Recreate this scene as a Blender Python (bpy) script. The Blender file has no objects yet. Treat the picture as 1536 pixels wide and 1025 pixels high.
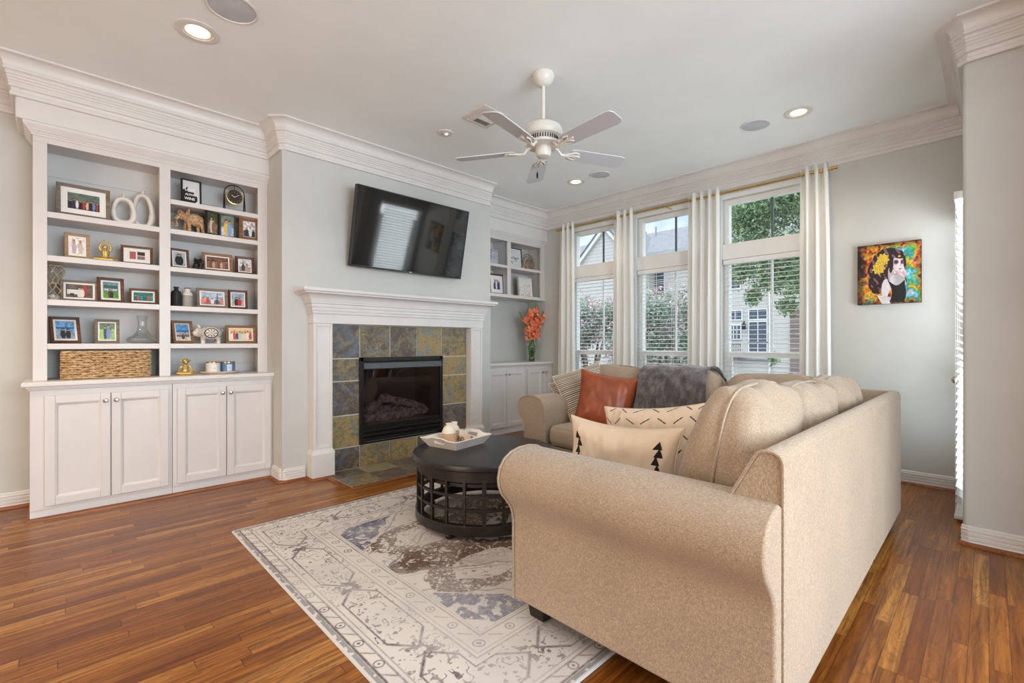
import bpy, bmesh, math, random
import numpy as np
from mathutils import Vector, Matrix, noise as mnoise
random.seed(7); rng = np.random.default_rng(7)
S = bpy.context.scene; C = S.collection
PI = math.pi

# ------------------------------------------------------------------ camera
cam = bpy.data.objects.new('camera', bpy.data.cameras.new('camera')); C.objects.link(cam)
cam.location = (0, 0, 1.17)
cam.rotation_euler = (PI/2, 0, math.radians(45.705 - 90))
cam.data.sensor_width = 36; cam.data.lens = 36*698.9/1536; cam.data.shift_y = 3.06/1536
cam.data.clip_start = .05; cam.data.clip_end = 300
S.camera = cam

# ------------------------------------------------------------------ colour
vs = S.view_settings
S.display_settings.display_device = 'sRGB'
vs.view_transform = 'Standard'; vs.look = 'None'; vs.gamma = 1; vs.use_curve_mapping = False
vs.exposure = 0.36

def lin(c):
    return tuple((x/255/12.92 if x/255 <= .04045 else ((x/255+.055)/1.055)**2.4) for x in c[:3])
def lin4(c): return lin(c) + (1,)

# ------------------------------------------------------------------ sky
SKY_LOW = 1.1; SKY_HIGH = 7.0
w = bpy.data.worlds.new('sky'); S.world = w; w.use_nodes = True
nt = w.node_tree; nt.nodes.clear()
out = nt.nodes.new('ShaderNodeOutputWorld'); bg = nt.nodes.new('ShaderNodeBackground')
tc = nt.nodes.new('ShaderNodeTexCoord'); nz = nt.nodes.new('ShaderNodeTexNoise')
nz.inputs['Scale'].default_value = 5.0; nz.inputs['Detail'].default_value = 6; nz.inputs['Roughness'].default_value = .6
rp = nt.nodes.new('ShaderNodeValToRGB'); rp.color_ramp.elements[0].position = .44; rp.color_ramp.elements[1].position = .6
rp.color_ramp.elements[0].color = lin4((196, 214, 240)); rp.color_ramp.elements[1].color = lin4((252, 253, 255))
nt.links.new(tc.outputs['Generated'], nz.inputs['Vector']); nt.links.new(nz.outputs['Fac'], rp.inputs['Fac'])
sx = nt.nodes.new('ShaderNodeSeparateXYZ'); nt.links.new(tc.outputs['Generated'], sx.inputs[0])
mr = nt.nodes.new('ShaderNodeMapRange'); nt.links.new(sx.outputs['Z'], mr.inputs['Value'])   # an overcast sky is about three times brighter overhead than low down
for k_, v_ in (('From Min', .28), ('From Max', .9), ('To Min', SKY_LOW), ('To Max', SKY_HIGH)): mr.inputs[k_].default_value = v_
nt.links.new(mr.outputs[0], bg.inputs['Strength'])
nt.links.new(rp.outputs['Color'], bg.inputs['Color']); nt.links.new(bg.outputs[0], out.inputs[0])

# ------------------------------------------------------------------ large lights: daylight of the glazed door, and two added fills out of view
def area(name, loc, aim, sx, sy, power, col, spread=PI):
    l = bpy.data.lights.new(name, 'AREA'); l.shape = 'RECTANGLE'; l.size = sx; l.size_y = sy
    l.energy = power; l.color = col; l.spread = spread
    o = bpy.data.objects.new(name, l); C.objects.link(o); o.location = loc
    o.rotation_euler = (Vector(aim) - Vector(loc)).to_track_quat('-Z', 'Y').to_euler()
    o['kind'] = 'helper'
    return o
DOOR_W = 30; REAR_W = 150; SIDE_W = 58
area('door_daylight', (4.55, .03, 1.15), (4.55, 2, 1.05), .75, 1.9, DOOR_W, (.88, .95, 1))
area('rear_cool_fill', (1.3, -2.57, 1.5), (1.5, 0, 1.3), 2.6, 1.9, REAR_W, (.77, .89, 1))  # added cool fill behind the camera, set in an invented opening
area('side_warm_fill', (-3.42, 1.2, 1.5), (0, 1.6, 1.3), 2.4, 1.9, SIDE_W, (1, .74, .49))  # added warm fill from the left, stands for unseen indoor lamps
def can_lamp(x, y, power, col=(1, .80, .58)):
    l = bpy.data.lights.new('downlight_lamp', 'SPOT'); l.energy = power; l.color = col; l.spot_size = 2.3; l.spot_blend = .8; l.shadow_soft_size = .06
    o = bpy.data.objects.new('downlight_lamp', l); C.objects.link(o); o.location = (x, y, 3.02); o['kind'] = 'helper'
for x, y, p in ((.6, 3.33, 16), (4.31, 3.36, 14), (4.31, 1.08, 14), (-1.3, 3.3, 85), (-1.0, .6, 30), (1.0, -.9, 22), (2.6, -1.6, 22), (-1.5, -1.6, 22)):
    can_lamp(x, y, p)

# ------------------------------------------------------------------ mesh helpers
W = {}
def wl(o): return W.get(o.name, Vector((0, 0, 0))) if o else Vector((0, 0, 0))
def tag(o, label=None, cat=None, group=None, kind=None):
    if label: o['label'] = label
    if cat: o['category'] = cat
    if group: o['group'] = group
    if kind: o['kind'] = kind
    return o
def thing(name, label, cat, loc=(0, 0, 0), rot=(0, 0, 0), group=None):
    o = bpy.data.objects.new(name, None); C.objects.link(o); o.empty_display_size = .05
    o.location = loc; o.rotation_euler = rot
    W[o.name] = Vector(loc) if tuple(rot) == (0, 0, 0) else Vector((0, 0, 0))
    return tag(o, label, cat, group)
def link(name, me, mats, parent=None):
    o = bpy.data.objects.new(name, me); C.objects.link(o)
    for m in (mats if isinstance(mats, (list, tuple)) else [mats]): me.materials.append(m)
    if parent is not None: o.parent = parent; W[o.name] = wl(parent)
    return o
class MB:
    def __init__(s): s.v = []; s.f = []; s.m = []
    def add(s, vs_, fs, mi=0, T=None):
        b = len(s.v)
        s.v += [tuple(T @ Vector(p)) if T else tuple(p) for p in vs_]
        s.f += [tuple(b+i for i in f) for f in fs]; s.m += [mi]*len(fs)
        return s
    def box(s, x0, x1, y0, y1, z0, z1, mi=0, T=None):
        v = [(x, y, z) for x in (x0, x1) for y in (y0, y1) for z in (z0, z1)]
        return s.add(v, [(0, 1, 3, 2), (4, 6, 7, 5), (0, 4, 5, 1), (2, 3, 7, 6), (0, 2, 6, 4), (1, 5, 7, 3)], mi, T)
    def tube(s, pts, r, n=8, closed=False, mi=0, T=None, caps=True):
        pts = [Vector(p) for p in pts]; k = len(pts)
        rr = r if isinstance(r, (list, tuple)) else [r]*k
        V = []; F = []; up = None
        for i, p in enumerate(pts):
            a = pts[(i-1) % k] if (closed or i > 0) else p
            b = pts[(i+1) % k] if (closed or i < k-1) else p
            t = (b-a).normalized() if (b-a).length > 1e-9 else Vector((0, 0, 1))
            if up is None: up = Vector((0, 0, 1)) if abs(t.z) < .9 else Vector((1, 0, 0))
            sd = t.cross(up)
            if sd.length < 1e-6: sd = t.cross(Vector((0, 1, 0)))
            sd.normalize(); up = sd.cross(t).normalized()
            for j in range(n):
                an = 2*PI*j/n; V.append(p + (sd*math.cos(an) + up*math.sin(an))*rr[i])
        for i in range(k if closed else k-1):
            for j in range(n):
                a = i*n+j; b = i*n+(j+1) % n; c = ((i+1) % k)*n+(j+1) % n; d = ((i+1) % k)*n+j
                F.append((a, b, c, d))
        if caps and not closed:
            F.append(tuple(range(n))[::-1]); F.append(tuple((k-1)*n+j for j in range(n)))
        return s.add(V, F, mi, T)
    def cyl(s, p0, p1, r0, r1=None, n=20, mi=0, T=None): return s.tube([p0, p1], [r0, r0 if r1 is None else r1], n, False, mi, T)
    def lathe(s, prof, n=28, c=(0, 0, 0), mi=0, T=None, cap=False):
        V = []; F = []; k = len(prof)
        for r, z in prof:
            for j in range(n):
                a = 2*PI*j/n; V.append((c[0]+r*math.cos(a), c[1]+r*math.sin(a), c[2]+z))
        for i in range(k-1):
            for j in range(n): F.append((i*n+j, i*n+(j+1) % n, (i+1)*n+(j+1) % n, (i+1)*n+j))
        if cap and prof[0][0] > 1e-5: F.append(tuple(range(n))[::-1])
        if cap and prof[-1][0] > 1e-5: F.append(tuple((k-1)*n+j for j in range(n)))
        return s.add(V, F, mi, T)
    def prism(s, poly, axis, a, b, mi=0, T=None):
        k = len(poly)
        def P(p, t): return {0: (t, p[0], p[1]), 1: (p[0], t, p[1]), 2: (p[0], p[1], t)}[axis]
        V = [P(p, a) for p in poly] + [P(p, b) for p in poly]
        F = [(i, (i+1) % k, k+(i+1) % k, k+i) for i in range(k)] + [tuple(range(k))[::-1], tuple(range(k, 2*k))]
        return s.add(V, F, mi, T)
    def ball(s, c, r, n=16, mi=0, T=None):
        r = r if isinstance(r, (list, tuple)) else (r, r, r); V = []; F = []; m = n//2
        for i in range(m+1):
            th = PI*i/m
            for j in range(n):
                a = 2*PI*j/n; V.append((c[0]+r[0]*math.sin(th)*math.cos(a), c[1]+r[1]*math.sin(th)*math.sin(a), c[2]+r[2]*math.cos(th)))
        for i in range(m):
            for j in range(n): F.append((i*n+j, (i+1)*n+j, (i+1)*n+(j+1) % n, i*n+(j+1) % n))
        return s.add(V, F, mi, T)
    def sweep(s, path, prof, closed=False, mi=0):
        # profile (offset to the right of travel, z) swept along an XY path with mitred corners
        k = len(path); P = [Vector((p[0], p[1])) for p in path]; m = len(prof); V = []; F = []
        def nrm(a, b):
            d = (b-a).normalized(); return Vector((d.y, -d.x))
        for i in range(k):
            n1 = nrm(P[i-1], P[i]) if (closed or i > 0) else None
            n2 = nrm(P[i], P[(i+1) % k]) if (closed or i < k-1) else None
            if n1 is None: n = n2
            elif n2 is None: n = n1
            else:
                n = (n1+n2); n = n / max(.2, (1 + n1.dot(n2)))
            for o_, z in prof: V.append((P[i].x+n.x*o_, P[i].y+n.y*o_, z))
        for i in range(k if closed else k-1):
            for j in range(m-1):
                a = i*m+j; b = ((i+1) % k)*m+j; F.append((a, a+1, b+1, b))
        if not closed:
            F.append(tuple(range(m))); F.append(tuple((k-1)*m+j for j in range(m))[::-1])
        return s.add(V, F, mi)
    def build(s, name, mats, parent=None, bevel=0, smooth=35, world=True, seg=2, loc=None, rot=None, weld=False):
        me = bpy.data.meshes.new(name); off = wl(parent) if world else Vector((0, 0, 0))
        me.from_pydata([tuple(Vector(p)-off) for p in s.v], [], s.f)
        me.polygons.foreach_set('material_index', s.m)
        bm = bmesh.new(); bm.from_mesh(me)
        if weld: bmesh.ops.remove_doubles(bm, verts=bm.verts, dist=1e-6)
        bmesh.ops.recalc_face_normals(bm, faces=bm.faces); bm.to_mesh(me); bm.free()
        if smooth:
            me.polygons.foreach_set('use_smooth', [True]*len(me.polygons)); me.set_sharp_from_angle(angle=math.radians(smooth))
        o = link(name, me, mats, parent)
        if loc is not None: o.location = loc
        if rot is not None: o.rotation_euler = rot
        if bevel:
            b = o.modifiers.new('bevel', 'BEVEL'); b.width = bevel; b.segments = seg; b.limit_method = 'ANGLE'; b.angle_limit = math.radians(40); b.harden_normals = True
        return o
def st(name, mb, m, bevel=0, parent=None, **k):
    o = mb.build(name, m, parent, bevel, **k)
    if parent is None: o['kind'] = 'structure'
    return o
def copy_tree(o, parent=None):
    c = o.copy(); C.objects.link(c); c.parent = parent; W[c.name] = wl(o)
    for ch in list(o.children): copy_tree(ch, c)
    return c
def grid_mesh(name, Pts, nu, nv, mats, parent=None, cols=None, closed_u=False, smooth=True, off=None):
    if nu*nv > 60000:
        me = bpy.data.meshes.new(name); Pts = np.asarray(Pts, np.float32) - np.array(wl(parent) if off is None else off, np.float32)
        i, j = np.meshgrid(np.arange(nu-1), np.arange(nv-1), indexing='xy'); a = (j*nu+i).ravel(); nf = len(a)
        me.vertices.add(nu*nv); me.vertices.foreach_set('co', Pts.ravel()); me.loops.add(nf*4)
        me.loops.foreach_set('vertex_index', np.c_[a, a+1, a+1+nu, a+nu].astype(np.int32).ravel())
        me.polygons.add(nf); me.polygons.foreach_set('loop_start', np.arange(0, nf*4, 4, dtype=np.int32)); me.polygons.foreach_set('loop_total', np.full(nf, 4, np.int32))
        if smooth: me.polygons.foreach_set('use_smooth', [True]*nf)
        me.update(calc_edges=True); me.validate()
        if cols is not None: paint(me, cols)
        return link(name, me, mats, parent)
    # Pts: (nu*nv, 3) array, u fastest
    me = bpy.data.meshes.new(name); F = []
    for j in range(nv-1):
        for i in range(nu if closed_u else nu-1):
            a = j*nu+i; b = j*nu+(i+1) % nu; F.append((a, b, b+nu, a+nu))
    Pts = np.asarray(Pts, float)
    if off is None: off = wl(parent)
    me.from_pydata((Pts - np.array(off)).tolist(), [], F)
    if smooth: me.polygons.foreach_set('use_smooth', [True]*len(me.polygons))
    if cols is not None: paint(me, cols)
    return link(name, me, mats, parent)
def paint(me, cols):
    cols = np.asarray(cols, float); cols = np.clip(cols, 0, 1)
    L = np.where(cols <= .04045, cols/12.92, ((cols+.055)/1.055)**2.4)
    A = me.color_attributes.new('Col', 'FLOAT_COLOR', 'POINT')
    A.data.foreach_set('color', np.c_[L, np.ones(len(L))].astype(np.float32).ravel())

# ------------------------------------------------------------------ materials
class NT:
    def __init__(s, name):
        s.mat = bpy.data.materials.new(name); s.mat.use_nodes = True; s.t = s.mat.node_tree; s.t.nodes.clear()
        s.out = s.n('OutputMaterial'); s.b = s.n('BsdfPrincipled'); s.l(s.b.outputs[0], s.out.inputs[0])
        s._geo = None
    def n(s, k, **kw):
        x = s.t.nodes.new('ShaderNode'+k)
        for a, v in kw.items(): setattr(x, a, v)
        return x
    def l(s, a, b): s.t.links.new(a, b)
    def pos(s): return s.n('NewGeometry').outputs['Position']
    def obj(s): return s.n('TexCoord').outputs['Object']
    def math(s, op, a, b=None, c=None, clamp=False):
        x = s.n('Math', operation=op, use_clamp=clamp)
        for i, q in enumerate((a, b, c)):
            if q is None: continue
            if isinstance(q, (int, float)): x.inputs[i].default_value = q
            else: s.l(q, x.inputs[i])
        return x.outputs[0]
    def comb(s, x, y, z):
        c = s.n('CombineXYZ')
        for i, q in enumerate((x, y, z)):
            if isinstance(q, (int, float)): c.inputs[i].default_value = q
            else: s.l(q, c.inputs[i])
        return c.outputs[0]
    def sep(s, v):
        x = s.n('SeparateXYZ'); s.l(v, x.inputs[0]); return x.outputs
    def scale(s, v, sc, loc=(0, 0, 0), rot=(0, 0, 0)):
        m = s.n('Mapping'); s.l(v, m.inputs[0]); m.inputs['Scale'].default_value = sc; m.inputs['Location'].default_value = loc; m.inputs['Rotation'].default_value = rot
        return m.outputs[0]
    def noise(s, v, sc=5, det=3, rough=.5, dist=0):
        x = s.n('TexNoise'); s.l(v, x.inputs['Vector']); x.inputs['Scale'].default_value = sc; x.inputs['Detail'].default_value = det
        x.inputs['Roughness'].default_value = rough; x.inputs['Distortion'].default_value = dist
        return x.outputs['Fac']
    def ramp(s, f, stops, const=False):
        r = s.n('ValToRGB'); s.l(f, r.inputs['Fac']); e = r.color_ramp.elements
        if const: r.color_ramp.interpolation = 'CONSTANT'
        while len(e) < len(stops): e.new(.5)
        for q, (p, c) in zip(e, stops): q.position = p; q.color = lin4(c)
        return r.outputs['Color']
    def mix(s, f, a, b, mode='MIX'):
        x = s.n('Mix', data_type='RGBA', blend_type=mode)
        for i, q in ((0, f), (6, a), (7, b)):
            if isinstance(q, (int, float)): x.inputs[i].default_value = q
            elif isinstance(q, tuple): x.inputs[i].default_value = lin4(q)
            else: s.l(q, x.inputs[i])
        return x.outputs[2]
    def bump(s, h, st_=.3, d=.01):
        b = s.n('Bump'); s.l(h, b.inputs['Height']); b.inputs['Strength'].default_value = st_; b.inputs['Distance'].default_value = d
        s.l(b.outputs[0], s.b.inputs['Normal']); return b
    def set(s, col=None, rough=None, metal=None, spec=None, **kw):
        if col is not None:
            if isinstance(col, tuple): s.b.inputs['Base Color'].default_value = lin4(col)
            else: s.l(col, s.b.inputs['Base Color'])
        if rough is not None:
            if isinstance(rough, (int, float)): s.b.inputs['Roughness'].default_value = rough
            else: s.l(rough, s.b.inputs['Roughness'])
        if metal is not None: s.b.inputs['Metallic'].default_value = metal
        if spec is not None: s.b.inputs['Specular IOR Level'].default_value = spec
        for k, v in kw.items(): s.b.inputs[k.replace('_', ' ')].default_value = v
        return s
_MC = {}
def plain(name, col, rough=.5, metal=0, spec=.5, var=.04, vscale=6, bump=0, bscale=60, **kw):
    if name in _MC: return _MC[name]
    t = NT(name); p = t.obj()
    f = t.noise(p, vscale, 3)
    a = tuple(max(0, c*(1-var)) for c in col); b = tuple(min(255, c*(1+var)) for c in col)
    t.set(t.ramp(f, [(.3, a), (.7, b)]), rough, metal, spec, **kw)
    if bump: t.bump(t.noise(p, bscale, 4), bump, .004)
    _MC[name] = t.mat; return t.mat
def glass(name, tint=(255, 255, 255), refl=.08, rough=.0, edge=.6):
    t = NT(name); t.t.nodes.remove(t.b)
    tr = t.n('BsdfTransparent'); tr.inputs[0].default_value = lin4(tint)
    gl = t.n('BsdfGlossy'); gl.inputs['Roughness'].default_value = rough
    fr = t.n('LayerWeight'); fr.inputs['Blend'].default_value = .25
    f = t.math('MULTIPLY_ADD', fr.outputs['Fresnel'], edge, refl, clamp=True)
    mx = t.n('MixShader'); t.l(f, mx.inputs[0]); t.l(tr.outputs[0], mx.inputs[1]); t.l(gl.outputs[0], mx.inputs[2]); t.l(mx.outputs[0], t.out.inputs[0])
    return t.mat
def emit(name, col, stg):
    t = NT(name); t.set(col, .4); t.b.inputs['Emission Color'].default_value = lin4(col); t.b.inputs['Emission Strength'].default_value = stg
    return t.mat
def wood(name, c0, c1, c2, rough=.45, axis=0, sc=1):
    if name in _MC: return _MC[name]
    t = NT(name); p = t.obj(); s_ = [40*sc]*3; s_[axis] = 4*sc
    f = t.noise(t.scale(p, tuple(s_)), 1.0, 5, .65, .6)
    t.set(t.ramp(f, [(.3, c0), (.5, c1), (.72, c2)]), rough); t.bump(f, .12, .002)
    _MC[name] = t.mat; return t.mat

WHITE = plain('white_paint', (224, 221, 218), .38, var=.012, bump=.03, bscale=25)
WALL = plain('greige_wall_paint', (202, 202, 198), .75, var=.015, vscale=3, bump=.16, bscale=95)
CEIL = plain('ceiling_paint', (244, 248, 247), .85, var=.01, vscale=2, bump=.08, bscale=80)
BLACKM = plain('black_metal', (22, 21, 21), .4, .3)
GOLD = plain('brass', (206, 172, 104), .26, 1, var=.05)
CHROME = plain('brushed_nickel', (190, 182, 172), .25, 1)
TRIMWOOD = wood('stained_shoe_wood', (92, 48, 22), (138, 80, 38), (165, 100, 52), .35)
def print_mat(name='photo_print', rough=.3):
    if name in _MC: return _MC[name]
    t = NT(name); a = t.n('Attribute', attribute_name='Col'); t.set(a.outputs['Color'], rough); _MC[name] = t.mat; return t.mat
def floor_mat():
    t = NT('oak_strip_floor'); x, y, z = t.sep(t.pos())
    pw = .057
    yr = t.math('DIVIDE', y, pw); row = t.math('FLOOR', yr); fy = t.math('FRACT', yr)
    w1 = t.n('TexWhiteNoise', noise_dimensions='1D'); t.l(row, w1.inputs['W'])
    xs = t.math('DIVIDE', t.math('MULTIPLY_ADD', w1.outputs['Value'], 7.3, x), .72)
    pl = t.math('FLOOR', xs); fx = t.math('FRACT', xs)
    w2 = t.n('TexWhiteNoise', noise_dimensions='2D'); t.l(t.comb(row, pl, 0), w2.inputs['Vector'])
    r = w2.outputs['Value']
    tone = t.ramp(r, [(0, (132, 74, 24)), (.3, (164, 100, 36)), (.65, (184, 118, 46)), (1, (212, 150, 72))])
    gx = t.math('MULTIPLY_ADD', r, 31.0, x)
    g1 = t.noise(t.comb(t.math('MULTIPLY', gx, 2.2), t.math('MULTIPLY', y, 46), t.math('MULTIPLY', r, 9)), 1, 5, .62, .5)
    g2 = t.noise(t.comb(t.math('MULTIPLY', gx, 2.4), t.math('MULTIPLY', y, 13), t.math('MULTIPLY', r, 17)), 1, 2, .5, .8)
    rings = t.math('SINE', t.math('MULTIPLY', g2, 62))
    ringm = t.math('MULTIPLY', t.math('MAXIMUM', t.math('MULTIPLY_ADD', rings, 1.6, -.75), 0), .42, clamp=True)
    c = t.mix(t.math('MULTIPLY_ADD', g1, 2.2, -.62, clamp=True), (84, 38, 10), tone)
    c = t.mix(ringm, c, (84, 46, 18))
    e = t.math('MAXIMUM', t.math('LESS_THAN', fy, .035), t.math('LESS_THAN', fx, .0035))
    c = t.mix(t.math('MULTIPLY', e, .75), c, (52, 26, 12))
    t.set(c, t.math('MULTIPLY_ADD', g1, .16, .24), spec=.45)
    t.bump(t.math('ADD', t.math('MULTIPLY', e, -1.0), t.math('MULTIPLY', g1, .12)), .25, .002)
    return t.mat
FLOOR = floor_mat()
def fabric(name, col, var=.23, sc=1, bump=.5, rough=.95):
    if name in _MC: return _MC[name]
    t = NT(name); p = t.obj()
    a = t.noise(t.scale(p, (70*sc, 70*sc, 620*sc)), 1, 2); b = t.noise(t.scale(p, (430*sc, 430*sc, 55*sc)), 1, 2)
    f = t.math('MULTIPLY', t.math('ADD', a, b), .5)
    d = tuple(c*(1-var) for c in col); e = tuple(min(255, c*(1+var)) for c in col)
    big = t.noise(p, 3, 2)
    t.set(t.mix(.12, t.ramp(f, [(.36, d), (.5, col), (.64, e)]), t.ramp(big, [(.3, d), (.7, e)])), rough, spec=.2)
    t.b.inputs['Sheen Weight'].default_value = .25; t.b.inputs['Sheen Roughness'].default_value = .5
    t.bump(f, bump, .003)
    _MC[name] = t.mat; return t.mat
# ================================================================== THE SETTING
CH = 3.05
st('floor', MB().box(-3.5, 5.3, -2.7, 5, -.12, 0), FLOOR)
st('ceiling', MB().box(-3.5, 5.3, -2.7, 5, CH, CH+.12), CEIL)
st('wall_back', MB().box(-3.5, 1.36, 4.86, 5.0, 0, CH), WALL)
# chimney breast with the firebox opening left free
mb = MB(); CY = 4.15
mb.box(1.35, 2.05, CY, 5.0, 0, CH); mb.box(2.94, 3.69, CY, 5.0, 0, CH); mb.box(2.05, 2.94, CY, 5.0, 1.02, CH); mb.box(2.05, 2.94, CY, 5.0, 0, .25); mb.box(2.05, 2.94, 4.6, 5.0, .25, 1.02)
st('wall_chimney', mb, WALL)
st('wall_alcove', MB().box(3.69, 5.22, 4.86, 5.0, 0, CH), WALL)
# window wall: sill band, head band, both ends and the two posts between the windows
WX = 5.08; WZ0, WZ1 = .42, 2.70; WC = (3.57, 2.56, 1.535); WH = .455
mb = MB(); mb.box(WX, WX+.16, -.05, 5.0, 0, WZ0); mb.box(WX, WX+.16, -.05, 5.0, WZ1, CH)
ys = [-.05] + sum([[c-WH, c+WH] for c in sorted(WC)], []) + [5.0]
for i in range(0, len(ys), 2): mb.box(WX, WX+.16, ys[i], ys[i+1], WZ0, WZ1)
st('wall_window', mb, WALL)
# return wall with the glazed door, and the right-hand wall it meets
mb = MB(); mb.box(3.93, 4.12, -.05, .11, 0, CH); mb.box(4.12, 4.98, -.05, .11, 2.16, CH); mb.box(4.98, WX, -.05, .11, 0, CH)
st('wall_return', mb, WALL)
st('wall_right', MB().box(3.79, 3.93, -2.75, .11, 0, CH), WALL, .022, seg=4)
# the rest of the ground floor behind the camera: rear and left walls, with openings added for the fill lights
mb = MB(); mb.box(-3.5, -.05, -2.75, -2.6, 0, CH); mb.box(2.65, 3.93, -2.75, -2.6, 0, CH); mb.box(-.05, 2.65, -2.75, -2.6, 0, .5); mb.box(-.05, 2.65, -2.75, -2.6, 2.5, CH)
st('wall_rear', mb, WALL)
mb = MB(); mb.box(-3.6, -3.45, -2.75, -.1, 0, CH); mb.box(-3.6, -3.45, 2.5, 5, 0, CH); mb.box(-3.6, -3.45, -.1, 2.5, 0, .5); mb.box(-3.6, -3.45, -.1, 2.5, 2.5, CH)
st('wall_left', mb, WALL)
st('wall_light_block', MB().box(2.95, 3.08, -2.6, -.65, 0, CH), WALL)  # unseen wall added to keep the rear fill off the right-hand wall
# soffits over the two alcoves
st('wall_soffit_left', MB().box(-.20, 1.36, 4.48, 4.87, 2.665, CH), WHITE, .012)
st('wall_soffit_right', MB().box(3.68, WX+.01, 4.48, 4.87, 2.655, CH), WHITE, .012)

# crown moulding: one profile swept round the room, with small chamfered pieces on the outer corners
def crown_prof(z0, z1, out):
    h = z1-z0
    p = [(0, z0), (.020, z0), (.024, z0+.006), (.024, z0+.022), (.016, z0+.03), (.018, z0+.05), (.030, z0+.056), (.030, z0+.064), (.026, z0+.068)]
    for i in range(4):
        z = z0+.072+i*.018; o = .027+i*.004
        p += [(o, z), (o+.003, z+.003), (o+.003, z+.013), (o, z+.015)]
    p += [(.045, z0+.148), (.055, z0+.152), (.055, z0+.162), (.049, z0+.166), (.049, z0+.172)]
    for i in range(7):
        a = i/6; p.append((.052+(out-.058)*(1-math.cos(a*PI/2)), z0+.176+(h-.19)*math.sin(a*PI/2)))
    p += [(out, z1-.012), (out, z1), (0, z1)]
    return p
cr = crown_prof(2.80, CH, .115)
e = .028
path = [(-3.45, 4.86), (-.20, 4.86), (-.20, 4.48), (1.35, 4.48), (1.35, CY+e), (1.35+e, CY), (3.69-e, CY), (3.69, CY+e), (3.69, 4.48), (WX, 4.48), (WX, .11), (3.79+e, .11), (3.79, .11-e), (3.79, -2.6)]
st('trim_crown', MB().sweep(path, cr), WHITE, smooth=25)
# baseboards with a stained shoe mould
bp = [(.0, .112), (.006, .112), (.012, .106), (.012, .096), (.016, .092)]
for i in range(3): bp += [(.016, .084-i*.024), (.011, .081-i*.024), (.011, .077-i*.024), (.016, .074-i*.024)]
bp += [(.018, .018), (.018, 0), (0, 0)]
bp = bp[::-1]
sp = [(.017, 0), (.038, 0), (.037, .008), (.032, .015), (.024, .019), (.017, .02)]
for nm, pth in (('back', [(-3.45, 4.86), (-.135, 4.86)]), ('chimney_left', [(1.35, 4.385), (1.35, CY+e), (1.35+e, CY), (1.535, CY)]), ('chimney_right', [(3.505, CY), (3.69-e, CY), (3.69, CY+e), (3.69, 4.385)]),
                ('window', [(WX, 4.33), (WX, .19)]), ('right', [(3.79+e*.6, .11), (3.79, .11-e), (3.79, -2.6)])):
    st('baseboard_'+nm, MB().sweep(pth, bp), WHITE, smooth=25)
    st('trim_shoe_'+nm, MB().sweep(pth, sp), TRIMWOOD)

# ------------------------------------------------------------------ windows
PANE = glass('window_glass', (250, 253, 252), .02)
FRAMEW = plain('window_white', (240, 240, 238), .3, var=.01)
DARKBAR = plain('grey_window_bar', (92, 98, 104), .5)
# continuous casing round the bank of windows
mb = MB(); y0, y1 = WC[2]-WH, WC[0]+WH
mb.box(WX-.018, WX, y1, y1+.05, WZ0, WZ1+.05); mb.box(WX-.018, WX, y0-.05, y0, WZ0, WZ1+.05); mb.box(WX-.018, WX, y0-.05, y1+.05, WZ1, WZ1+.05)
for a, b in ((0, 1), (1, 2)): mb.box(WX-.018, WX, WC[b]+WH, WC[a]-WH, WZ0, WZ1)
mb.box(WX-.05, WX+.01, y0-.07, y1+.07, WZ0-.035, WZ0)
st('trim_window_casing', mb, FRAMEW, .004)
for i, c in enumerate(WC):
    mb = MB(); xa, xb = WX+.045, WX+.12; a, b = c-WH, c+WH
    mb.box(xa, xb, a, a+.05, WZ0, WZ1); mb.box(xa, xb, b-.05, b, WZ0, WZ1)
    mb.box(xa+.0005, xb, a+.05, b-.05, WZ1-.05, WZ1); mb.box(xa+.0005, xb, a+.05, b-.05, WZ0, WZ0+.05)
    mb.box(WX-.005, xb-.001, a+.001, b-.001, 2.06, 2.225)                      # transom bar
    mb.box(xa+.01, xb-.002, a+.003, b-.003, 1.03, 1.085)                       # meeting rail
    mb.box(xa+.015, xb-.02, a+.05, a+.075, WZ0, 1.04); mb.box(xa+.015, xb-.02, b-.075, b-.05, WZ0, 1.04)
    wo = st('window_%d' % (i+1), mb, FRAMEW, .004)
    g = MB().box(WX+.098, WX+.102, a+.04, b-.04, 2.22, WZ1-.04); g.box(WX+.098, WX+.102, a+.04, b-.04, 1.08, 2.07); g.box(WX+.08, WX+.084, a+.04, b-.04, WZ0+.04, 1.04)
    g.build('pane', PANE, wo)
    MB().box(WX+.09, WX+.11, c-.009, c+.009, 2.22, WZ1-.04).build('transom_bar', DARKBAR, wo)
    MB().box(WX+.09, WX+.11, c-.009, c+.009, 1.08, 2.07).build('sash_bar', FRAMEW, wo)
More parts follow.
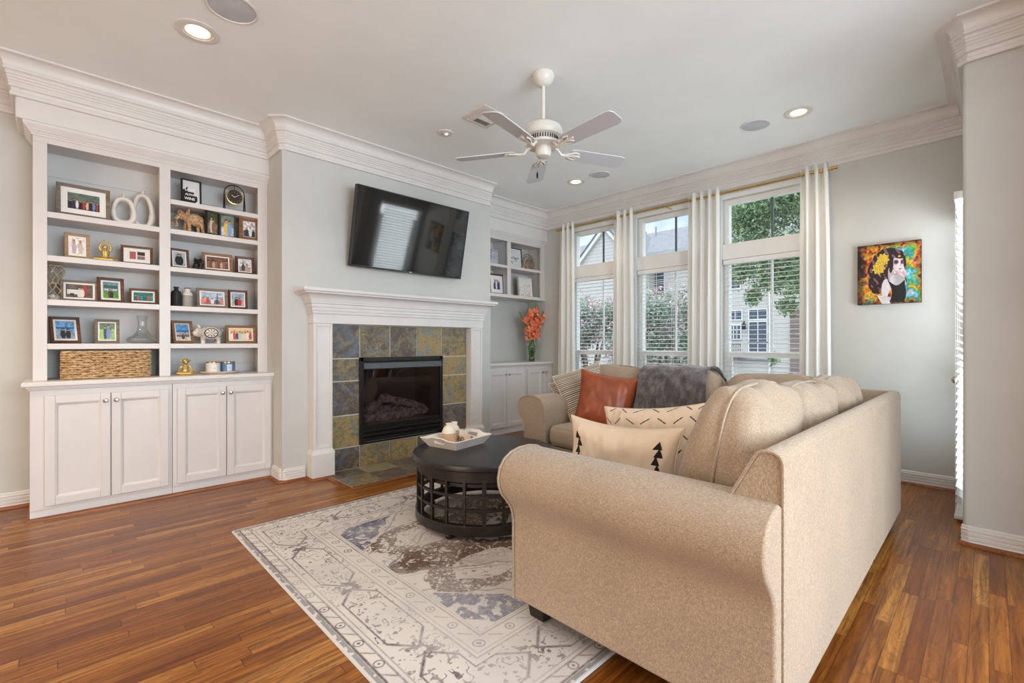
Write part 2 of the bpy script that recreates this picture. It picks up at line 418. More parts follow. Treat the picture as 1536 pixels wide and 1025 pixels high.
# blinds with open slats
BLW = plain('blind_white', (238, 240, 240), .45, var=.01)
def blind(name, label, a, b, z0, z1, x, pitch, tilt, along='y', group=None, sag=1):
    r = thing(name, label, 'blind', (x, (a+b)/2, z0) if along == 'y' else ((a+b)/2, x, z0), group=group)
    def B(m, u0, u1, d0, d1, q0, q1):
        return m.box(d0, d1, u0, u1, q0, q1) if along == 'y' else m.box(u0, u1, d0, d1, q0, q1)
    B(MB(), a, b, x-.028, x+.028, z1-.05, z1).build('head_rail', BLW, r, .004)
    m = MB(); z = z1-.085; s_, c_ = math.sin(tilt), math.cos(tilt)
    while z > z0+.05:
        pr_ = []
        for k in range(5):
            q = -.025+.0125*k; arch = .0025*(1-(q/.025)**2)
            pr_.append((q*c_ - arch*s_, q*s_ + arch*c_))
        pf = [(x+p, z+q) for p, q in pr_] + [(x+p, z+q-.0028) for p, q in pr_[::-1]]
        if along == 'y': m.prism(pf, 1, a+.004, b-.004)
        else: m.prism([(p, q) for p, q in pf], 0, a+.004, b-.004)
        z -= pitch
    m.build('slats', BLW, r)
    B(MB(), a+.003, b-.003, x-.026, x+.026, z0, z0+.022).build('bottom_rail', BLW, r, .003)
    m = MB()
    for u in (a+.12, b-.12, (a+b)/2):
        for d in (-.024, .024):
            p0 = (x+d, u, z0+.02) if along == 'y' else (u, x+d, z0+.02); p1 = (p0[0], p0[1], z1-.05)
            m.cyl(p0, p1, .0011, n=5)
    m.build('ladder_cord', BLW, r)
    return r
for i, c in enumerate(WC):
    blind('window_blind', ('white slatted blind in the window nearest the fireplace', 'white slatted blind in the middle window', 'white slatted blind in the window nearest the portrait canvas')[i], c-WH+.012, c+WH-.012, WZ0+.02, 2.055, WX+.012, .047, .06)
# glazed door in the return wall with its own blind, seen edge-on from here
mb = MB(); mb.box(4.12, 4.24, -.02, .07, .02, 2.16); mb.box(4.86, 4.98, -.02, .07, .02, 2.16); mb.box(4.24, 4.86, -.02, .07, .02, .25); mb.box(4.24, 4.86, -.02, .07, 2.04, 2.16)
dr = st('door_1', mb, FRAMEW, .004)
MB().box(4.23, 4.87, .02, .026, .24, 2.05).build('pane', PANE, dr)
m = MB().cyl((4.93, .07, .89), (4.93, .085, .89), .03); m.cyl((4.93, .085, .89), (4.93, .17, .89), .011); m.ball((4.93, .185, .89), (.028, .022, .028))
m.build('door_knob', CHROME, dr)
blr = blind('door_blind', 'tall white slatted blind hanging on the glazed door beside the right wall', 4.18, 4.985, .03, 2.16, .135, .05, .62, 'x')
m = MB(); m.tube([(4.985, .16, 2.13), (4.995, .175, 2.0), (4.99, .185, 1.93), (4.992, .178, 1.86), (4.988, .165, 1.80)], .003, 6); m.ball((4.988, .165, 1.79), .008, 8)
m.build('pull_cord', BLW, blr)
# ------------------------------------------------------------------ ceiling fittings
LAMP = emit('warm_lamp_glow', (255, 226, 176), 2.2)
GREYMESH = plain('speaker_mesh', (196, 200, 206), .8, bump=.3, bscale=500)
def downlight(x, y, r, label, rim=WHITE):
    t = thing('recessed_downlight', label, 'ceiling light', (x, y, CH), group=None)
    MB().lathe([(r*.68, -.001), (r*.70, -.006), (r*.9, -.008), (r, -.004), (r, -.0005)], 40, (x, y, CH)).build('trim_ring', rim, t)
    MB().lathe([(r*.69, -.003), (r*.60, -.0016), (r*.56, -.0014)], 40, (x, y, CH)).build('baffle', plain('lit_baffle', (250, 236, 214), .5), t)
    MB().lathe([(.0001, -.004), (r*.3, -.0035), (r*.56, -.0012)], 32, (x, y, CH)).build('lamp_lens', LAMP, t)
    return t
downlight(.605, 3.33, .115, 'lit recessed ceiling light above the left bookcase')
downlight(4.31, 3.355, .105, 'lit recessed ceiling light near the alcove corner beyond the fan')
downlight(4.31, 1.085, .105, 'lit recessed ceiling light above the right end of the windows')
t = thing('eyeball_downlight', 'small recessed eyeball light beside the ceiling vent', 'ceiling light', (2.475, 3.385, CH))
MB().lathe([(.03, -.012), (.045, -.014), (.066, -.008), (.068, -.0005)], 32, (2.475, 3.385, CH)).build('trim_ring', WHITE, t)
MB().ball((2.475, 3.385, CH-.004), (.034, .034, .014), 16).build('eyeball', WHITE, t)
MB().lathe([(.0001, -.0195), (.014, -.019)], 16, (2.478, 3.375, CH)).build('lamp_lens', LAMP, t)
def speaker(x, y, r, label):
    t = thing('ceiling_speaker', label, 'speaker', (x, y, CH))
    MB().lathe([(r*.9, -.003), (r*.93, -.009), (r, -.006), (r, -.0005)], 44, (x, y, CH)).build('rim', WHITE, t)
    MB().lathe([(.0001, -.007), (r*.5, -.0065), (r*.91, -.004)], 44, (x, y, CH)).build('grille', GREYMESH, t)
speaker(.70, 2.96, .13, 'round ceiling speaker at the top edge above the bookcase light')
speaker(4.32, 3.03, .115, 'round ceiling speaker beyond the fan beside the far light')
speaker(4.30, 1.41, .115, 'round ceiling speaker left of the light above the windows')
# air vent: a three-way louvred register
VENTD = plain('vent_shadow', (40, 34, 30), .9); VENTW = plain('vent_white', (226, 220, 210), .5)
t = thing('ceiling_vent', 'square white louvred air vent in the ceiling behind the fan', 'vent', (2.54, 2.92, CH))
x0, x1, y0, y1 = 2.40, 2.68, 2.77, 3.07
m = MB(); f_ = .035
m.sweep([(x0, y0), (x0, y1), (x1, y1), (x1, y0)], [(0, CH-.0005), (0, CH-.004), (f_*.8, CH-.013), (f_, CH-.012), (f_, CH-.0005)], True)
m.build('frame', VENTW, t)
MB().box(x0+.03, x1-.03, y0+.03, y1-.03, CH-.003, CH-.001).build('backing', VENTD, t)
def vane(m, u0, u1, v, s_, ax):
    pf = [(v, CH-.004), (v+s_*.012, CH-.013), (v+s_*.0135, CH-.012), (v+s_*.0015, CH-.003)]
    m.prism(pf, ax, u0, u1)
m = MB()
for k in range(9): vane(m, x0+.09, x1-.038, y0+.045+k*.017, 1, 0)
m.build('louvres', VENTW, t)
m = MB()
for k in range(3): vane(m, x0+.09, x1-.038, y1-.045-k*.017, -1, 0)
for k in range(3): vane(m, y0+.04, y1-.04, x0+.045+k*.017, 1, 1)
m.build('side_louvres', VENTW, t)

# ------------------------------------------------------------------ ceiling fan
FANW = plain('fan_white', (222, 219, 210), .35, var=.01); BLADE = plain('fan_blade', (206, 208, 214), .45, var=.01)
FX, FY = 2.43, 2.177
t = thing('ceiling_fan', 'white five-bladed ceiling fan hanging on a downrod', 'ceiling fan', (FX, FY, CH))
MB().lathe([(.075, -.001), (.076, -.02), (.066, -.05), (.045, -.075), (.03, -.085), (.0001, -.086)], 32, (FX, FY, CH)).build('canopy', FANW, t)
MB().cyl((FX, FY, CH-.08), (FX, FY, 2.70), .0125).build('downrod', FANW, t)
mo = MB().lathe([(.0001, 2.715), (.035, 2.712), (.09, 2.70), (.125, 2.675), (.134, 2.645), (.134, 2.628), (.122, 2.61), (.10, 2.603), (.098, 2.575), (.12, 2.565), (.12, 2.548), (.085, 2.54), (.0001, 2.54)], 44, (FX, FY, 0)).build('motor_housing', FANW, t)
m = MB()
for k in range(36):
    a = 2*PI*k/36; T = Matrix.Translation((FX, FY, 2.589)) @ Matrix.Rotation(a, 4, 'Z')
    m.box(.095, .1035, -.0035, .0035, -.013, .013, 0, T)
m.build('cooling_slots', plain('dark_slot', (52, 44, 38), .8), mo)
MB().lathe([(.0001, 2.545), (.05, 2.545), (.055, 2.53), (.055, 2.49), (.045, 2.475), (.012, 2.468), (.0001, 2.467)], 32, (FX, FY, 0)).build('switch_housing', FANW, t)
m = MB().cyl((FX-.04, FY+.02, 2.475), (FX-.04, FY+.02, 2.36), .0016, n=6)
ch = m.build('pull_chain', CHROME, t)
MB().lathe([(.0001, .02), (.004, .017), (.007, 0), (.007, -.018), (.003, -.026), (.0001, -.027)], 12, (FX-.04, FY+.02, 2.345)).build('chain_knob', BLACKM, ch)
for k in range(5):
    a = math.radians(-95.5+72*k); T = Matrix.Translation((FX, FY, 2.52)) @ Matrix.Rotation(a, 4, 'Z') @ Matrix.Rotation(math.radians(-12), 4, 'X')
    pts = [(.20, -.052), (.24, -.06), (.60, -.069), (.632, -.06), (.645, -.035), (.645, .035), (.632, .06), (.60, .069), (.24, .06), (.20, .052)]
    m = MB(); V = [(x, y, -.003) for x, y in pts] + [(x, y, .004) for x, y in pts]; n_ = len(pts)
    m.add(V, [(i, (i+1) % n_, n_+(i+1) % n_, n_+i) for i in range(n_)] + [tuple(range(n_))[::-1], tuple(range(n_, 2*n_))], 0, T)
    bl = m.build('blade', BLADE, t)
    m = MB(); T0 = Matrix.Translation((FX, FY, 2.52)) @ Matrix.Rotation(a, 4, 'Z')
    m.tube([(.085, 0, .03), (.11, 0, .02), (.14, 0, -.012), (.18, 0, -.012), (.21, 0, -.008)], [.011, .010, .009, .009, .008], 8, T=T0)
    for s_ in (-1, 1):
        m.tube([(.16, 0, -.011), (.20, .022*s_, -.010), (.235, .038*s_, -.008), (.265, .03*s_, -.007), (.245, .012*s_, -.008), (.21, .004*s_, -.009)], .0065, 8, T=T)
    m.tube([(.2, 0, -.009), (.285, 0, -.007)], .0075, 8, T=T)
    m.build('blade_bracket', FANW, bl)
# ================================================================== BUILT-INS
PANEL = plain('cabinet_white', (219, 214, 211), .34, var=.01)
def panel_door(m, x0, x1, z0, z1, y, s_=.052):
    # framed door facing -Y: stiles, rails, a moulded inner edge and a recessed flat panel
    t_ = .02
    m.box(x0, x0+s_, y, y+t_, z0, z1); m.box(x1-s_, x1, y, y+t_, z0, z1); m.box(x0+s_, x1-s_, y, y+t_, z0, z0+s_); m.box(x0+s_, x1-s_, y, y+t_, z1-s_, z1)
    a, b, c, d = x0+s_, x1-s_, z0+s_, z1-s_; k = .014
    V = [(a, y+.001, c), (b, y+.001, c), (b, y+.001, d), (a, y+.001, d), (a+k*.5, y+.004, c+k*.5), (b-k*.5, y+.004, c+k*.5), (b-k*.5, y+.004, d-k*.5), (a+k*.5, y+.004, d-k*.5),
         (a+k, y+.012, c+k), (b-k, y+.012, c+k), (b-k, y+.012, d-k), (a+k, y+.012, d-k)]
    F = [(0, 1, 5, 4), (1, 2, 6, 5), (2, 3, 7, 6), (3, 0, 4, 7), (4, 5, 9, 8), (5, 6, 10, 9), (6, 7, 11, 10), (7, 4, 8, 11), (8, 9, 10, 11)]
    m.add(V, F)
def knob(x, y, z, par, scale=1):
    MB().lathe([(.0001, 0), (.006, 0), (.0055, .010), (.010, .014), (.0145, .019), (.0145, .023), (.009, .028), (.0001, .029)], 18, T=Matrix.Translation((x, y, z)) @ Matrix.Rotation(PI/2, 4, 'X') @ Matrix.Scale(scale, 4)).build('knob', CHROME, par)
def base_cabinet(name, label, x0, x1, doors, z1=.86, y=4.39, yb=4.855, group=None):
    t = thing(name, label, 'cabinet', ((x0+x1)/2, y, 0), group=group)
    m = MB().box(x0, x1, y, yb, .065, z1)
    m.build('body', PANEL, t, .002)
    MB().box(x0, x1, y+.008, y+.03, 0, .065).build('toe_board', WHITE, t)
    for (a, b, kside) in doors:
        d = MB(); panel_door(d, a, b, .088, .822, y-.021)
        dd = d.build('door', PANEL, t, .0025)
        knob(b-.026 if kside > 0 else a+.026, y-.021, .768, dd)
    return t
base_cabinet('base_cabinet', 'white two-door base cabinet at the far left end beneath the basket', -.13, .632, [(-.062, .270, 1), (.277, .606, -1)])
base_cabinet('base_cabinet', 'white two-door base cabinet beside the chimney wall beneath the candles', .634, 1.352, [(.662, .990, 1), (.997, 1.332, -1)])
base_cabinet('base_cabinet', 'white two-door alcove cabinet next to the right side of the fireplace', 3.692, 4.54, [(3.86, 4.165, 1), (4.172, 4.515, -1)])
base_cabinet('base_cabinet', 'white two-door alcove cabinet next to the window curtain', 4.542, WX-.002, [(4.565, 4.875, 1), (4.882, 5.06, -1)])
st('trim_shoe_cabinet', MB().sweep([(-.131, 4.86), (-.131, 4.389), (1.35, 4.389)], [(0, 0), (.017, 0), (.015, .009), (.008, .016), (0, .018)]), TRIMWOOD)
ctp = [(0, .862), (.010, .862), (.010, .868), (.018, .873), (.018, .884), (.034, .884), (.038, .89), (.038, .908), (.033, .915), (0, .915)]
def countertop(label, x0, x1, left):
    t = MB().box(x0, x1, 4.39, 4.858, .862, .915)
    pth = ([(x0, 4.858)] if left else []) + [(x0, 4.39), (x1, 4.39)]
    # sweep right of travel = -Y while going +X; going -Y along the left end puts it at -X
    t.sweep(pth, ctp)
    return tag(t.build('countertop', WHITE, None, smooth=30), label, 'countertop')
countertop('white moulded countertop of the left built-in under the bookshelf', -.13, 1.35, True)
countertop('white moulded countertop of the right alcove under the orange flowers', 3.692, WX-.001, False)
# upper bookcase
SHAD = plain('shiplap_grey', (218, 216, 212), .5, var=.01)
ucp = [(0, 2.585), (.008, 2.585), (.008, 2.595), (.014, 2.60), (.014, 2.606), (.02, 2.61), (.026, 2.618), (.032, 2.63), (.042, 2.64), (.046, 2.648), (.046, 2.662), (0, 2.662)]
UY = 4.52; UB = 4.845
t = thing('bookcase', 'tall white built-in bookcase with two bays of shelves full of photo frames', 'bookcase', (.61, UY, .915))
m = MB()
for a, b in ((-.12, -.05), (.57, .64), (1.27, 1.349)): m.box(a, b, UY, UY+.022, .9155, 2.545)
m.box(-.12, 1.349, UY, UY+.022, 2.545, 2.62)
q_ = UY+.0225; m.box(-.12, -.10, q_, UB, .9155, 2.57); m.box(1.33, 1.348, q_, UB, .9155, 2.57); m.box(.595, .615, q_, UB, .9155, 2.57); m.box(-.12, 1.349, q_, UB, 2.571, 2.62)
m.build('carcass', PANEL, t, .0015)
m = MB(); z = .915
for z0_, z1_ in ((.915, .988), (.992, 2.398), (2.402, 2.575)): m.box(-.10, 1.33, UB-.012, UB, z0_, z1_)
m.box(-.10, 1.33, UB-.006, UB-.001, .98, 2.41)
m.build('back_boards', SHAD, t, .0015)
MB().sweep([(-.12, UB), (-.12, UY), (1.349, UY)], ucp).build('cornice', WHITE, t, smooth=25)
for z in (1.17, 1.475, 1.78, 2.08): MB().box(-.099, .594, UY+.003, UB-.013, z-.04, z).build('shelf', PANEL, t, .002)
for z in (1.17, 1.47, 1.78, 2.08, 2.315): MB().box(.616, 1.329, UY+.003, UB-.013, z-.038, z).build('shelf', PANEL, t, .002)
# alcove wall shelf unit
t = thing('wall_shelf', 'white open display shelves in the right alcove above the orange flowers', 'shelf', (4.38, UY, 1.79))
m = MB(); X1 = WX-.003
for a, b in ((3.70, 3.76), (4.325, 4.39), (4.99, X1)): m.box(a, b, UY, UY+.022, 1.83, 2.545)
m.box(3.70, X1, UY, UY+.022, 2.545, 2.62); q_ = UY+.0225; m.box(3.701, 3.72, q_, UB, 1.83, 2.57); m.box(X1-.02, X1-.001, q_, UB, 1.83, 2.57); m.box(4.347, 4.367, q_, UB, 1.83, 2.57); m.box(3.70, X1, q_, UB, 2.571, 2.62)
m.build('carcass', PANEL, t, .0015)
MB().box(3.70, X1, UB-.01, UB, 1.79, 2.6).build('back_panel', PANEL, t)
MB().box(3.70, X1, UY-.006, UB, 1.788, 1.83).build('bottom_board', PANEL, t, .003)
MB().sweep([(3.70, UY), (X1, UY)], ucp).build('cornice', WHITE, t, smooth=25)
MB().box(3.72, 4.347, UY+.003, UB-.01, 2.185, 2.22).build('shelf', PANEL, t, .002)
MB().box(4.367, X1-.02, UY+.003, UB-.01, 2.185, 2.22).build('shelf', PANEL, t, .002)

# ================================================================== FIREPLACE
t = thing('fireplace_mantel', 'white moulded fireplace mantel with panelled legs under the television', 'mantel', (2.52, 4.04, 0))
def leg(x0, x1):
    m = MB(); y = 4.04
    m.box(x0, x1, y+.012, CY-.001, .25, 1.345)
    s_ = .022
    m.box(x0, x0+s_, y, y+.013, .25, 1.345); m.box(x1-s_, x1, y, y+.013, .25, 1.345); m.box(x0+s_, x1-s_, y, y+.013, .25, .275); m.box(x0+s_, x1-s_, y, y+.013, 1.32, 1.345)
    L_ = m.build('leg', WHITE, t, .003)
    m = MB().box(x0-.018, x1+.012, y-.02, CY-.001, 0, .215)
    m.prism([(0, .215), (.018, .222), (.018, .228), (.004, .24), (.004, .252), (.02, .252), (.02, .215)], 1, y, y)if False else None
    m.sweep([(x0, CY-.001), (x0, y), (x1, y), (x1, CY-.001)], [(0, .213), (.018, .213), (.016, .222), (.010, .228), (.006, .24), (0, .252)])
    m.build('plinth', WHITE, L_, .003)
leg(1.57, 1.735); leg(3.305, 3.47)
MB().box(1.565, 3.475, 4.035, CY-.001, 1.345, 1.46).build('frieze', WHITE, t, .003)
mp = [(0, 1.425), (.008, 1.427), (.012, 1.435), (.008, 1.443), (.008, 1.452), (.016, 1.456), (.016, 1.468), (.012, 1.472), (.012, 1.482), (.022, 1.486), (.022, 1.50), (.018, 1.504), (.018, 1.512), (.03, 1.518), (.03, 1.53)]
for i in range(7):
    a = i/6; mp.append((.034+.062*(1-math.cos(a*PI/2)), 1.535+.06*math.sin(a*PI/2)))
mp += [(.102, 1.60), (.102, 1.608), (.118, 1.612), (.122, 1.62), (.122, 1.634), (.116, 1.642), (0, 1.644)]
MB().sweep([(1.565, CY-.001), (1.565, 4.035), (3.475, 4.035), (3.475, CY-.001)], mp).build('cornice', WHITE, t, smooth=25)
MB().box(1.56, 3.48, 4.03, CY-.001, 1.60, 1.643).build('mantel_shelf', WHITE, t, .003)
st('trim_shoe_plinth', MB().sweep([(1.55, CY), (1.55, 4.018), (1.75, 4.018)], [(0, 0), (.018, 0), (.015, .010), (.008, .017), (0, .019)]), TRIMWOOD)
# slate
def slate_mat():
    t = NT('slate_tile'); g = t.n('NewGeometry'); r = g.outputs['Random Per Island']; p = t.pos()
    off = t.comb(t.math('MULTIPLY', r, 37.0), t.math('MULTIPLY', r, 91.0), t.math('MULTIPLY', r, 13.0))
    va = t.n('VectorMath', operation='ADD'); t.l(p, va.inputs[0]); t.l(off, va.inputs[1]); q = va.outputs[0]
    n1 = t.noise(q, 8.5, 6, .68, 1.0); n2 = t.noise(q, 34, 5, .72, .4); n3 = t.noise(q, 3.0, 3, .5, 2.0)
    f = t.math('ADD', t.math('MULTIPLY_ADD', n1, .85, -.18), t.math('MULTIPLY_ADD', n2, .8, -.36))
    f = t.math('ADD', f, t.math('MULTIPLY_ADD', r, .38, -.17), clamp=True)
    c = t.ramp(f, [(.16, (92, 80, 76)), (.28, (122, 112, 92)), (.38, (142, 132, 88)), (.46, (180, 146, 90)), (.54, (134, 138, 118)), (.66, (122, 138, 142)), (.80, (170, 172, 162))])
    c = t.mix(t.math('MULTIPLY_ADD', n3, 3.0, -1.55, clamp=True), c, (104, 126, 146))
    c = t.mix(t.math('MULTIPLY_ADD', n2, 4.0, -2.3, clamp=True), c, (74, 62, 58))
    t.set(c, .42, spec=.5); t.bump(t.math('ADD', n2, n1), .7, .006)
    return t.mat
SLATE = slate_mat(); GROUT = plain('tile_grout', (212, 208, 196), .9)
t = thing('tile_surround', 'multicoloured slate tile surround of the fireplace', 'tile surround', (2.52, 4.12, 0))
MB().box(1.737, 2.03, 4.129, CY-.0005, 0, 1.344).box(2.96, 3.303, 4.129, CY-.0005, 0, 1.344).box(2.03, 2.96, 4.129, CY-.0005, 0, .225).box(2.03, 2.96, 4.129, CY-.0005, 1.03, 1.344).build('grout', GROUT, t)
m = MB(); gp = .0055
def tile(x0, x1, z0, z1): m.box(x0+gp, x1-gp, 4.12, 4.13, z0+gp, z1-gp)
cx_ = [1.737, 2.03, 2.345, 2.655, 2.965, 3.303]
for a, b in zip(cx_, cx_[1:]): tile(a, b, 1.032, 1.343); tile(a, b, .008, .215)
rz = [.215, .51, .825, 1.032]
for a, b in zip(rz, rz[1:]): tile(1.737, 2.026, a, b); tile(2.967, 3.303, a, b)
m.build('tiles', SLATE, t, .002)
t = thing('tile_hearth', 'flush slate tile hearth on the floor before the fireplace', 'hearth', (2.5, 3.85, 0))
MB().box(1.70, 3.34, 3.585, 4.119, .0005, .006).build('grout', GROUT, t)
m = MB()
for j, (ya, yb) in enumerate(((3.59, 3.885), (3.885, 4.117))):
    xs_ = [1.705] + [1.99+.315*k - (.0 if j == 0 else .0) for k in range(5)] + [3.335]
    for a, b in zip(xs_, xs_[1:]): m.box(a+.003, b-.003, ya+.003, yb-.003, .003, .010)
m.build('tiles', SLATE, t, .0015)
st('trim_hearth_border', MB().box(1.655, 1.70, 3.54, 4.02, 0, .010).box(1.70, 3.34, 3.54, 3.585, 0, .010).box(3.34, 3.385, 3.54, 4.02, 0, .010), TRIMWOOD, .002)
# gas fireplace insert
SOOT = plain('firebox_dark', (84, 78, 76), .9); BKT = plain('black_enamel', (20, 19, 19), .32)
t = thing('fireplace_insert', 'black glass-fronted gas fireplace set in the slate surround', 'fireplace', (2.49, 4.1, .215))
m = MB(); x0, x1 = 2.022, 2.962; y = 4.098
m.box(x0, x0+.035, y, 4.128, .22, 1.038); m.box(x1-.035, x1, y, 4.128, .22, 1.038); m.box(x0, x1, y, 4.128, 1.0, 1.038); m.box(x0+.035, x1-.035, y+.006, 4.128, .372, .40); m.box(x0+.035, x1-.035, y+.012, 4.128, .22, .235)
m.build('surround_frame', BKT, t, .003)
MB().prism([(4.092, .925), (4.075, .932), (4.085, .985), (4.128, .998), (4.128, .925)], 0, x0+.03, x1-.03).build('hood', plain('hood_grey', (92, 98, 100), .38, .5), t, .002)
m = MB()
for k in range(3): m.prism([(y+.004, .245+k*.042), (y-.006, .252+k*.042), (y-.004, .275+k*.042), (y+.02, .281+k*.042), (y+.02, .245+k*.042)], 0, x0+.03, x1-.03)
m.build('louvre', BKT, t, .002)
m = MB().box(2.06, 2.93, 4.58, 4.595, .26, 1.01); m.box(2.06, 2.075, 4.135, 4.59, .26, 1.01); m.box(2.915, 2.93, 4.135, 4.59, .26, 1.01); m.box(2.06, 2.93, 4.135, 4.59, .26, .38); m.box(2.06, 2.93, 4.135, 4.59, .99, 1.01)
m.build('firebox', SOOT, t)
BARK = plain('ceramic_log', (172, 160, 150), .9, var=.45, vscale=30, bump=.8, bscale=40)
ls = None
def log(p0, p1, r0, r1, seed):
    r_ = random.Random(seed); pts = []; rr = []
    for i in range(9):
        q = i/8; pts.append(Vector(p0).lerp(Vector(p1), q) + Vector((r_.uniform(-.008, .008), r_.uniform(-.008, .008), r_.uniform(-.006, .006)))); rr.append((r0+(r1-r0)*q)*r_.uniform(.85, 1.12))
    rr[0] *= .8; rr[-1] *= .8
    m = MB().tube(pts, rr, 14); m.v = [tuple(Vector(v_)+mnoise.noise_vector(Vector(v_)*26)*.010+mnoise.noise_vector(Vector(v_)*70)*.005) for v_ in m.v]; m.build('log', BARK, t, smooth=25)
log((2.10, 4.44, .46), (2.84, 4.46, .47), .066, .058, 1); log((2.14, 4.28, .44), (2.60, 4.24, .44), .052, .046, 2); log((2.52, 4.25, .44), (2.88, 4.30, .45), .055, .048, 6)
log((2.18, 4.24, .52), (2.48, 4.46, .60), .042, .034, 3); log((2.40, 4.44, .61), (2.80, 4.22, .50), .044, .036, 4)
EMB = plain('ember_bed', (150, 140, 132), .95, var=.35, vscale=60, bump=.9, bscale=120)
V = []; F = []
for j in range(10):
    for i in range(40):
        x = 2.09+.81*i/39; y = 4.15+.40*j/9; V.append((x, y, .385+.035*math.sin(PI*j/9)*math.sin(PI*i/39)+.016*mnoise.noise(Vector((x*22, y*22, 0)))))
for j in range(9):
    for i in range(39): F.append((j*40+i, j*40+i+1, (j+1)*40+i+1, (j+1)*40+i))
tag(MB().add(V, F).build('ember_bed', EMB, t), kind='stuff')
MB().box(2.06, 2.93, 4.115, 4.119, .39, 1.0).build('glass_front', glass('smoked_glass', (214, 208, 210), .07), t)

# ================================================================== TELEVISION (tilted down towards the room)
tvw, tvh = 1.27, .727; tl = math.atan2(.15, .712)
T = Matrix.Translation((2.533, 4.052, 1.875)) @ Matrix.Rotation(tl, 4, 'X')     # origin: middle of the lower front edge
t = thing('television', 'black flat-screen television tilted down above the mantel', 'television', (2.533, 4.05, 1.875))
SCR = NT('tv_screen'); SCR.set((7, 8, 10), .05, spec=1.0); SCR = SCR.mat
hw = tvw/2
MB().box(-hw, hw, .006, .045, 0, tvh, 0, T).build('housing', BLACKM, t, .004)
m = MB(); b = .010
for q in ((-hw, -hw+b, 0, tvh), (hw-b, hw, 0, tvh), (-hw+b, hw-b, 0, .018), (-hw+b, hw-b, tvh-b, tvh)): m.box(q[0], q[1], -.001, .008, q[2], q[3], 0, T)
m.build('bezel', plain('tv_bezel', (26, 26, 27), .3), t, .002)
MB().box(-hw+b, hw-b, .003, .0055, .018, tvh-b, 0, T).build('screen', SCR, t)
MB().box(-.012, .012, -.002, 0, .006, .012, 0, T).build('logo_badge', CHROME, t)
MB().box(-.30, .30, .045, .08, .15, .55, 0, T).box(2.2, 2.86, CY-.014, CY-.0005, 2.02, 2.42).box(2.3, 2.34, 3.99, CY-.002, 2.2, 2.3).box(2.72, 2.76, 3.99, CY-.002, 2.2, 2.3).build('wall_mount', BLACKM, t)
# ================================================================== CURTAINS
ROD = [(4.93, 4.135, 2.735), (4.93, .985, 2.735)]
RX = 4.95
t = thing('curtain_rod', 'brass curtain rod running along the top of all three windows', 'curtain rod', (RX, 2.56, 2.735))
MB().cyl((RX, 4.13, 2.735), (RX, 1.0, 2.735), .0115).build('rod', GOLD, t)
for y, d in ((4.13, 1), (1.0, -1)):
    MB().lathe([(.0001, 0), (.014, 0), (.014, .006), (.018, .008), (.018, .03), (.0135, .032), (.0135, .044), (.018, .046), (.018, .058), (.0001, .06)], 20, T=Matrix.Translation((RX, y, 2.735)) @ Matrix.Rotation(-d*PI/2, 4, 'X')).build('finial', GOLD, t)
for y in (4.06, 2.56, 1.06):
    m = MB().cyl((RX, y, 2.72), (WX-.004, y, 2.72), .006); m.tube([(RX-.0, y, 2.735+.0)] and [(RX-.014, y, 2.735), (RX-.01, y, 2.722), (RX, y, 2.719), (RX+.01, y, 2.722), (RX+.014, y, 2.735)], .0035, 8)
    m.cyl((WX-.008, y, 2.72), (WX-.0005, y, 2.72), .022); m.build('bracket', GOLD, t)
ct = NT('curtain_white'); p_ = ct.obj(); ff = ct.noise(ct.scale(p_, (500, 500, 60)), 1, 2)
ct.t.nodes.remove(ct.b)
d_ = ct.n('BsdfDiffuse'); tr_ = ct.n('BsdfTranslucent'); mx_ = ct.n('MixShader'); mx_.inputs[0].default_value = .34
cc_ = ct.ramp(ff, [(.3, (253, 252, 248)), (.7, (255, 255, 253))]); ct.l(cc_, d_.inputs[0]); ct.l(cc_, tr_.inputs[0])
ct.l(d_.outputs[0], mx_.inputs[1]); ct.l(tr_.outputs[0], mx_.inputs[2]); ct.l(mx_.outputs[0], ct.out.inputs[0]); CURT = ct.mat
def curtain(label, ya, yb, yba, ybb, folds, seed):
    t = thing('curtain', label, 'curtain', (RX, (ya+yb)/2, .02))
    r_ = random.Random(seed); nu = folds*14+1; nz_ = 36; P = []
    ph = [r_.uniform(-.3, .3) for _ in range(folds+2)]
    for j in range(nz_):
        q = j/(nz_-1); z = 2.80 - q*(2.80-.02); a = ya+(yba-ya)*q**.6; b = yb+(ybb-yb)*q**.6
        for i in range(nu):
            u = i/(nu-1); am = .036*(1-.25*math.sin(q*PI)) ; k = u*folds*2*PI
            w_ = math.sin(k + .35*math.sin(3*q + ph[int(u*folds)])*q)
            x = RX + am*w_*(abs(w_)**-.25 if abs(w_) > 1e-3 else 1) + .006*math.sin(9*u+5*q+seed)
            P.append((x, a+(b-a)*u + .006*math.cos(k)*q, z))
    o = grid_mesh('panel', P, nu, nz_, CURT, t)
    so = o.modifiers.new('thickness', 'SOLIDIFY'); so.thickness = .003; so.offset = 0
    for i in range(folds*2):
        u = (i+.5)/(folds*2) if False else i/(folds*2)+.0
        yy = ya+(yb-ya)*max(.03, min(.97, u))
        s_ = 1 if i % 2 == 0 else -1
        pts = [(RX+.016*math.cos(a)*.25*s_, yy+.006*math.cos(a), 2.735+.021*math.sin(a)) for a in [2*PI*k/16 for k in range(16)]]
        MB().tube(pts, .0035, 6, True).build('grommet', GOLD, t)
curtain('white grommet curtain panel at the left end of the windows beside the alcove', 4.115, 3.88, 4.17, 3.86, 3, 1)
curtain('white grommet curtain panel between the left and middle windows', 3.255, 2.99, 3.28, 2.98, 3, 2)
curtain('white grommet curtain panel between the middle and right windows', 2.30, 1.965, 2.32, 1.975, 4, 3)
curtain('white grommet curtain panel at the right end of the windows near the portrait canvas', 1.225, 1.015, 1.24, .98, 3, 4)
